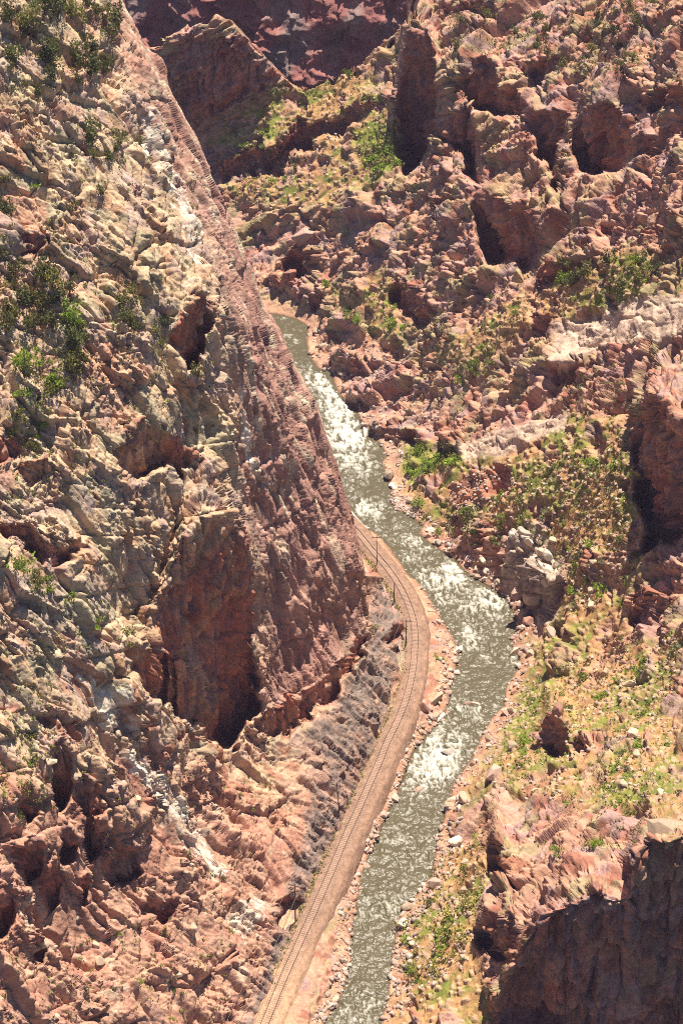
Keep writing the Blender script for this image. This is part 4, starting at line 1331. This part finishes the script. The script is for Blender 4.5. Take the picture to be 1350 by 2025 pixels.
for poly, n, m, cc, lab in SCREE:
    for px, py in in_poly(poly, n):
        s_ = 1.0 + 1.6 * random.random() ** 2
        put_boulder(R, px, py, (s_ * random.uniform(1, 1.5), s_, s_ * random.uniform(0.6, 0.9)), cc, lab, 'stones on the right hand slopes')
    for px, py in in_poly(poly, m):
        rub.append((R, px, py, random.uniform(0.3, 0.9)))
# stones fallen on the ledges of the left wall
for poly, n, lab in (([(0, 1150), (270, 1260), (330, 1400), (250, 1600), (60, 1700), (0, 1650)], 12, 'tan block lodged on the broken slope left of the big hollow'),
                     ([(0, 1800), (480, 1800), (440, 2020), (0, 2020)], 12, 'orange tan block on the broken slope at the lower left')):
    for px, py in in_poly(poly, n):
        s_ = 1.0 + 1.4 * random.random() ** 2
        put_boulder(L, px, py, (s_ * random.uniform(1, 1.5), s_, s_ * random.uniform(0.7, 1.1)), 'tan', lab, 'blocks on the left slope')
Vs, Fs, k0 = [], [], 0
for sh, px, py, s_ in rub:
    v, f = PROTO_V[random.randrange(12)]
    a_ = random.uniform(0, 6.28)
    c_, s2 = math.cos(a_), math.sin(a_)
    P = on(sh, px, py)[0]
    w = v * np.array((s_ * random.uniform(0.5, 0.8), s_ * 0.5, s_ * 0.55))
    Vs.append(np.stack([w[:, 0] * c_ - w[:, 1] * s2, w[:, 0] * s2 + w[:, 1] * c_, w[:, 2]], 1) + P + np.array((0, 0, s_ * 0.1)))
    Fs.append(f + k0)
    k0 += len(v)


def island_mat(name, stops, rough=0.9, trans=0.0):
    m, nt, b = new_mat(name)
    geo = nt.nodes.new('ShaderNodeNewGeometry')
    cr = nt.nodes.new('ShaderNodeValToRGB')
    el = cr.color_ramp.elements
    el[0].position, el[0].color = 0.0, (*stops[0], 1)
    el[1].position, el[1].color = 1.0, (*stops[-1], 1)
    for i_, c_ in enumerate(stops[1:-1], 1):
        e_ = el.new(i_ / (len(stops) - 1))
        e_.color = (*c_, 1)
    nt.links.new(geo.outputs['Random Per Island'], cr.inputs['Fac'])
    nt.links.new(cr.outputs['Color'], b.inputs['Base Color'])
    b.inputs['Roughness'].default_value = rough
    b.inputs['Specular IOR Level'].default_value = 0.2
    return m


o = link('rubble', np_mesh('rubble', np.concatenate(Vs), np.concatenate(Fs), island_mat('rubble_stone', [(0.40, 0.26, 0.21), (0.28, 0.18, 0.14), (0.47, 0.39, 0.33), (0.27, 0.22, 0.20), (0.40, 0.29, 0.23)])))
tag(o, 'loose pink and grey rubble along the banks and scree', None, None, 'stuff')

# ================================================================== SHRUBS AND TREES
LEAF = {'olive': simple_mat('olive_leaves', (0.17, 0.165, 0.045), 0.7, 0.3, 2.0, 0, 0.35), 'dark': simple_mat('juniper_leaves', (0.10, 0.115, 0.035), 0.7, 0.3, 2.0, 0, 0.3),
        'green': simple_mat('fresh_green_leaves', (0.21, 0.30, 0.03), 0.6, 0.3, 2.0, 0, 0.4), 'sage': simple_mat('sage_leaves', (0.21, 0.215, 0.10), 0.8, 0.25, 2.0, 0, 0.3),
        'yellow': simple_mat('yellow_grass', (0.36, 0.32, 0.09), 0.8, 0.25, 2.0, 0, 0.25)}


def foliage(seed, lobes, n, leaf, zs=0.8):
    rg = np.random.default_rng(seed)
    cs_ = rg.normal(0, 0.42, (lobes, 3)) * np.array((1, 1, 0.6)) + np.array((0, 0, 0.55 * zs))
    rs_ = rg.uniform(0.28, 0.55, lobes)
    k = rg.integers(0, lobes, n)
    d = rg.normal(0, 1, (n, 3))
    d /= np.linalg.norm(d, axis=1, keepdims=True)
    c = cs_[k] + d * (rs_[k] * rg.uniform(0.45, 1.08, n))[:, None] * np.array((1, 1, zs))
    c[:, 2] = np.abs(c[:, 2])
    a = rg.normal(0, 1, (n, 3))
    a /= np.linalg.norm(a, axis=1, keepdims=True)
    b_ = np.cross(a, rg.normal(0, 1, (n, 3)))
    b_ /= np.linalg.norm(b_, axis=1, keepdims=True)
    s_ = (leaf * rg.uniform(0.6, 1.4, n))[:, None]
    V = np.stack([c - a * s_, c + b_ * s_ * 0.7, c + a * s_, c - b_ * s_ * 0.7], 1)
    return V.reshape(-1, 3), np.arange(4 * n).reshape(-1, 4)


BUSH_V = [foliage(500 + k, 5 + k % 3, 130, 0.13, 0.75) for k in range(6)]
TREE_V = [foliage(600 + k, 8, 330, 0.10, 1.15) for k in range(5)]
m_bark = simple_mat('grey_brown_bark', (0.14, 0.10, 0.075), 0.9, 0.2, 4.0)
BUSH_ME, TREE_ME = {}, {}
for cc in LEAF:
    for k, (V, Fq) in enumerate(BUSH_V):
        BUSH_ME[(cc, k)] = np_mesh('shrub', V, Fq, LEAF[cc])
    if cc in ('olive', 'dark', 'green'):
        for k, (V, Fq) in enumerate(TREE_V):
            TREE_ME[(cc, k)] = np_mesh('crown', V + np.array((0, 0, 0.25)), Fq, LEAF[cc])
TRUNKS = []
for k in range(3):
    rg = np.random.default_rng(700 + k)
    pts = [tube(np.array([(0, 0, -0.35), (rg.normal(0, 0.05), rg.normal(0, 0.05), 0.3), (rg.normal(0, 0.12), rg.normal(0, 0.12), 0.9), (rg.normal(0, 0.15), rg.normal(0, 0.15), 1.35)]), np.array((0.09, 0.07, 0.045, 0.015)), 6)]
    for q_ in range(4):
        a_ = rg.uniform(0, 6.28)
        z_ = rg.uniform(0.3, 0.8)
        pts.append(tube(np.array([(0, 0, z_), (0.3 * math.cos(a_), 0.3 * math.sin(a_), z_ + 0.2), (0.6 * math.cos(a_), 0.6 * math.sin(a_), z_ + 0.45)]), np.array((0.04, 0.025, 0.01)), 5))
    TRUNKS.append(np_mesh('trunk', *join(pts), m_bark))

ADJ = {'olive': 'olive green', 'dark': 'dark green', 'green': 'bright green', 'sage': 'grey green', 'yellow': 'yellowish'}


def put_shrub(sh, px, py, r, cc, label, group):
    P, N, i, j = on(sh, px, py)
    o = link('shrub', BUSH_ME[(cc, random.randrange(6))])
    o.location = P - np.array((0, 0, 0.15 * r))
    o.scale = (r * random.uniform(0.85, 1.2), r * random.uniform(0.85, 1.2), r * random.uniform(0.8, 1.15))
    o.rotation_euler = (0, 0, random.uniform(0, 6.28))
    tag(o, label, 'shrub', group)


def put_tree(sh, px, py, r, cc, label, group):
    P, N, i, j = on(sh, px, py)
    t = bpy.data.objects.new('juniper_tree', None)
    COL.objects.link(t)
    t.location = P - np.array((0, 0, 0.1 * r))
    t.scale = (r, r, r * random.uniform(1.0, 1.3))
    t.rotation_euler = (0, 0, random.uniform(0, 6.28))
    link('crown', TREE_ME[(cc, random.randrange(5))], t)
    link('trunk', TRUNKS[random.randrange(3)], t)
    tag(t, label, 'tree', group)


# (sheet, polygon, trees, shrubs, small scrub, tree radius, shrub radius, colours, where)
ZONES = [
    (L, [(0, 0), (240, 0), (235, 130), (130, 190), (60, 200), (0, 190)], 34, 8, 260, (1.3, 2.6), (0.8, 1.4), ('dark', 'olive', 'dark'), 'on the upper left rim'),
    (L, [(0, 500), (110, 540), (175, 620), (180, 720), (110, 780), (0, 760)], 30, 10, 240, (1.3, 2.5), (0.8, 1.4), ('dark', 'olive', 'green', 'olive'), 'in the gully at the left edge'),
    (L, [(0, 300), (20, 300), (25, 500), (0, 500)], 4, 2, 10, (1.2, 2.0), (0.8, 1.2), ('olive', 'dark'), 'at the left edge above the gully'),
    (L, [(30, 760), (80, 780), (120, 900), (60, 880), (0, 830)], 3, 10, 40, (1.1, 1.6), (0.8, 1.4), ('green', 'olive'), 'on the ledge below the left gully'),
    (L, [(170, 240), (250, 240), (260, 330), (180, 330)], 5, 3, 10, (1.2, 1.9), (0.7, 1.1), ('dark', 'olive'), 'on the pink face of the left wall'),
    (L, [(230, 580), (330, 600), (330, 700), (240, 720)], 8, 6, 30, (1.1, 1.8), (0.7, 1.2), ('dark', 'olive'), 'left of the shaded notch in the wall'),
    (L, [(0, 1060), (90, 1100), (110, 1170), (60, 1180), (0, 1110)], 2, 9, 30, (1.2, 1.8), (0.9, 1.5), ('green', 'olive'), 'under the dark overhang at the left edge'),
    (L, [(90, 1140), (260, 1220), (290, 1270), (150, 1310), (60, 1240)], 0, 10, 70, (1, 1), (0.6, 1.2), ('green', 'olive', 'sage'), 'on the ledge left of the big hollow'),
    (L, [(0, 1350), (110, 1350), (120, 1600), (0, 1620)], 0, 10, 220, (1, 1), (0.6, 1.2), ('green', 'olive', 'sage'), 'on the lower left slope'),
    (L, [(0, 1850), (480, 1800), (440, 2020), (0, 2020)], 0, 10, 240, (1, 1), (0.5, 1.0), ('olive', 'green', 'sage'), 'on the lower left rocks'),
    (L, [(150, 200), (400, 350), (440, 850), (150, 1000), (30, 1000), (30, 350)], 6, 6, 520, (1.0, 1.6), (0.6, 1.0), ('olive', 'dark'), 'in cracks of the left rock face'),
    (L, [(150, 1500), (560, 1500), (560, 1750), (150, 1800)], 0, 4, 140, (1, 1), (0.5, 0.9), ('olive', 'green'), 'among the rocks beside the white streak'),
    (R, [(930, 1000), (1110, 880), (1230, 850), (1285, 1000), (1260, 1130), (1140, 1220), (1110, 1110)], 0, 42, 700, (1, 1), (0.7, 1.7), ('olive', 'sage', 'green', 'green'), 'on scree below the overhung cliff'),
    (R, [(830, 1010), (930, 1000), (1010, 1050), (1000, 1080), (900, 1080), (840, 1050)], 0, 14, 60, (1, 1), (1.0, 1.9), ('olive', 'green', 'dark'), 'on the bank below the red scree'),
    (R, [(1020, 1380), (1200, 1260), (1340, 1240), (1340, 1580), (1180, 1590), (980, 1545)], 0, 40, 700, (1, 1), (0.7, 1.8), ('olive', 'sage', 'green', 'green'), 'above the lower shaded cliff'),
    (R, [(860, 1690), (955, 1640), (980, 1770), (930, 1890), (800, 1990), (785, 1870)], 0, 22, 260, (1, 1), (0.9, 2.0), ('green', 'olive', 'green', 'yellow'), 'on the lower right bank'),
    (R, [(790, 935), (805, 885), (895, 880), (915, 920), (840, 945)], 0, 16, 60, (1, 1), (1.2, 2.3), ('green', 'green', 'olive'), 'in the patch beside the gravel bar'),
    (R, [(700, 260), (775, 240), (800, 315), (755, 345), (715, 320)], 0, 16, 160, (1, 1), (1.2, 2.2), ('green', 'green', 'olive'), 'in the hollow under the dark spire'),
    (R, [(440, 230), (560, 160), (740, 140), (770, 210), (640, 290), (600, 330), (470, 400), (440, 360)], 4, 24, 620, (1.4, 2.0), (0.9, 1.8), ('green', 'olive', 'sage'), 'beyond the river bend'),
    (R, [(860, 10), (1340, 10), (1340, 120), (1200, 160), (1000, 110), (880, 130)], 28, 10, 900, (1.4, 2.2), (0.8, 1.4), ('dark', 'olive'), 'on top of the right wall'),
    (R, [(1080, 560), (1140, 520), (1200, 490), (1300, 490), (1310, 560), (1200, 580)], 14, 10, 70, (1.4, 2.4), (0.9, 1.5), ('green', 'olive', 'dark'), 'on the ledge below the pale right cliffs'),
    (R, [(640, 570), (760, 560), (800, 640), (790, 690), (700, 650)], 4, 14, 120, (1.5, 2.2), (0.9, 1.8), ('green', 'olive', 'green'), 'on the ledge above the upper rapids'),
    (R, [(880, 720), (1040, 560), (1060, 600), (960, 740), (900, 760)], 0, 14, 120, (1, 1), (0.8, 1.6), ('olive', 'green', 'sage'), 'along the diagonal right wall ledge'),
    (R, [(760, 380), (900, 300), (1000, 560), (830, 760), (760, 640)], 0, 8, 420, (1, 1), (0.7, 1.2), ('olive', 'sage'), 'in cracks of the right rock wall'),
    (R, [(1130, 760), (1240, 700), (1250, 820), (1150, 830)], 0, 8, 60, (1, 1), (0.7, 1.2), ('olive', 'sage'), 'on the pale ledges above the scree slope'),
    (R, [(1000, 1600), (1160, 1560), (1350, 1560), (1340, 1650), (1200, 1700), (1100, 1730)], 3, 8, 60, (1.2, 1.6), (0.7, 1.3), ('olive', 'green'), 'on the rim of the lower shaded cliff'),
]
scrub = []
for sh, poly, nt_r, ns, nsc, tr_, sr_, cols, where in ZONES:
    for px, py in in_poly(poly, nt_r):
        cc = random.choice([c_ for c_ in cols if c_ in ('olive', 'dark', 'green')])
        r = random.uniform(*tr_)
        put_tree(sh, px, py, r, cc, '%s %s tree %s' % ('tall' if r > 0.5 * sum(tr_) else 'small', ADJ[cc], where), 'junipers and small trees')
    for px, py in in_poly(poly, ns):
        cc = random.choice(cols)
        r = 1.2 * (sr_[0] + (sr_[1] - sr_[0]) * random.random() ** 1.3)
        put_shrub(sh, px, py, r, cc, '%s %s shrub %s' % ('large' if r > 0.6 * sum(sr_) else 'low', ADJ[cc], where), 'shrubs on the gorge slopes')
    for px, py in in_poly(poly, nsc):
        scrub.append((sh, px, py, random.uniform(0.25, 0.7)))
# bright single trees and shrubs the eye picks out
for sh, px, py, r, cc, tree, lab in ((R, 825, 1005, 2.0, 'green', True, 'bright green tree standing at the beach below the red scree'), (R, 1130, 1575, 1.9, 'green', False, 'bright yellow green bush on the lower right slope'),
                                     (L, 150, 690, 2.6, 'dark', True, 'tall dark tree at the right side of the left gully'), (L, 72, 365, 1.3, 'green', False, 'single bright green bush on the upper left face'),
                                     (L, 190, 275, 2.2, 'dark', True, 'dark tree alone on the pink face of the left wall'), (R, 885, 1838, 2.4, 'green', False, 'biggest bright green bush on the lower right bank'),
                                     (R, 880, 905, 2.8, 'green', False, 'biggest green willow bush at the end of the gravel bar'), (R, 865, 1305, 1.3, 'green', False, 'single green bush between railway and river'),
                                     (L, 727, 1245, 1.4, 'yellow', False, 'yellowish bush at the foot of the rock fin')):
    (put_tree if tree else put_shrub)(sh, px, py, r, cc, lab, None)

SC_V = [foliage(800 + k, 3, 16, 0.28, 0.8) for k in range(8)]
Vs, Fs, k0 = [], [], 0
for sh, px, py, s_ in scrub:
    v, f = SC_V[random.randrange(8)]
    Vs.append(v * s_ + on(sh, px, py)[0])
    Fs.append(f + k0)
    k0 += len(v)
for px, py in along(BED_LEFT[:-3], 700, -9, 5, 1140, 2020) + along([(702, 1065), (715, 1085), (735, 1110), (748, 1125)], 120, -10, 3, 1060, 1130):
    v, f = SC_V[random.randrange(8)]
    P = at(px, py, z=BED_Z - 0.25)
    Vs.append(v * random.uniform(0.2, 0.5) + P)
    Fs.append(f + k0)
    k0 += len(v)
m_scrub = simple_mat('dry_scrub', (0.20, 0.205, 0.055), 0.8, 0.55, 0.8, 0, 0.35)
o = link('scrub', np_mesh('scrub', np.concatenate(Vs), np.concatenate(Fs), m_scrub))
tag(o, 'low dry scrub and grass tufts on the slopes', None, None, 'stuff')

# ================================================================== OLD PIPELINE
m_pipe = simple_mat('rusty_pipe', (0.30, 0.17, 0.11), 0.8, 0.3, 2.0)
for (pa, pb), rad, lab in (((( 701, 697, 14.0), (728, 738, 9.0)), 0.55, 'thick rusty pipe section on the ledge right of the upper rapids'),
                           (((735, 748, 9.5), (772, 782, 9.0)), 0.28, 'thin rusty pipe running down the ledges right of the upper rapids'),
                           (((776, 788, 9.0), (812, 815, 8.5)), 0.28, 'lower end of the rusty pipe above the shaded buttress')):
    ends = []
    for px, py, z_ in (pa, pb):
        P = on(R, px, py)[0]
        ends.append(P + np.array((0, -0.3, rad * 0.9)))
    pth = np.linspace(ends[0], ends[1], 9)
    root = bpy.data.objects.new('old_pipe', None)
    COL.objects.link(root)
    root.location = ends[1]
    tag(root, lab, 'pipe')
    link('pipe_shell', np_mesh('pipe_shell', *tube(pth - ends[1], rad, 12), m_pipe), root)
    for t in (0.02, 0.34, 0.66, 0.98):
        c = pth[0] * (1 - t) + pth[-1] * t - ends[1]
        d_ = (pth[-1] - pth[0]) / np.linalg.norm(pth[-1] - pth[0])
        link('pipe_band', np_mesh('pipe_band', *tube(np.array([c - d_ * 0.12, c - d_ * 0.1, c + d_ * 0.1, c + d_ * 0.12]), np.array((rad, rad * 1.12, rad * 1.12, rad)), 12), m_pipe), root)

# ================================================================== tell look-alikes apart by their place
ORD = ['first', 'second', 'third', 'fourth', 'fifth', 'sixth', 'seventh', 'eighth', 'ninth', 'tenth', 'eleventh', 'twelfth', 'thirteenth', 'fourteenth', 'fifteenth',
       'sixteenth', 'seventeenth', 'eighteenth', 'nineteenth', 'twentieth', 'twenty-first', 'twenty-second', 'twenty-third', 'twenty-fourth', 'twenty-fifth', 'twenty-sixth']
same = {}
for o in COL.objects:
    if 'category' in o and 'group' in o:
        same.setdefault(o['label'], []).append(o)
for lab, os_ in same.items():
    if len(os_) < 2 or len(os_) > len(ORD):
        continue
    pts = []
    for o in os_:
        P = np.array(o.location)
        if o.type == 'MESH' and np.abs(P).sum() == 0:
            P = np.array(o.data.vertices[len(o.data.vertices) // 2].co)
        pts.append([float(t) for t in to_px(P)])
    pts = np.array(pts)
    vert = np.ptp(pts[:, 1]) > np.ptp(pts[:, 0])
    for k, i in enumerate(np.argsort(pts[:, 1 if vert else 0])):
        os_[i]['label'] = '%s, %s from %s' % (lab.replace(',', ''), ORD[k], 'top' if vert else 'left')

# ================================================================== HAZE in the gorge
Vb, Fb = boxv((0, 430, 148), (420, 500, 152))
mh = bpy.data.materials.new('thin_blue_haze')
mh.use_nodes = True
nh_ = mh.node_tree
nh_.nodes.remove(nh_.nodes['Principled BSDF'])
pv = nh_.nodes.new('ShaderNodeVolumePrincipled')
pv.inputs['Color'].default_value = (0.72, 0.60, 1.0, 1)
pv.inputs['Density'].default_value = 0.000055
pv.inputs['Anisotropy'].default_value = 0.0
nh_.links.new(pv.outputs[0], nh_.nodes['Material Output'].inputs['Volume'])
hz = link('haze', np_mesh('haze', Vb, Fb, mh))
tag(hz, 'thin blue haze filling the gorge', None, None, 'stuff')
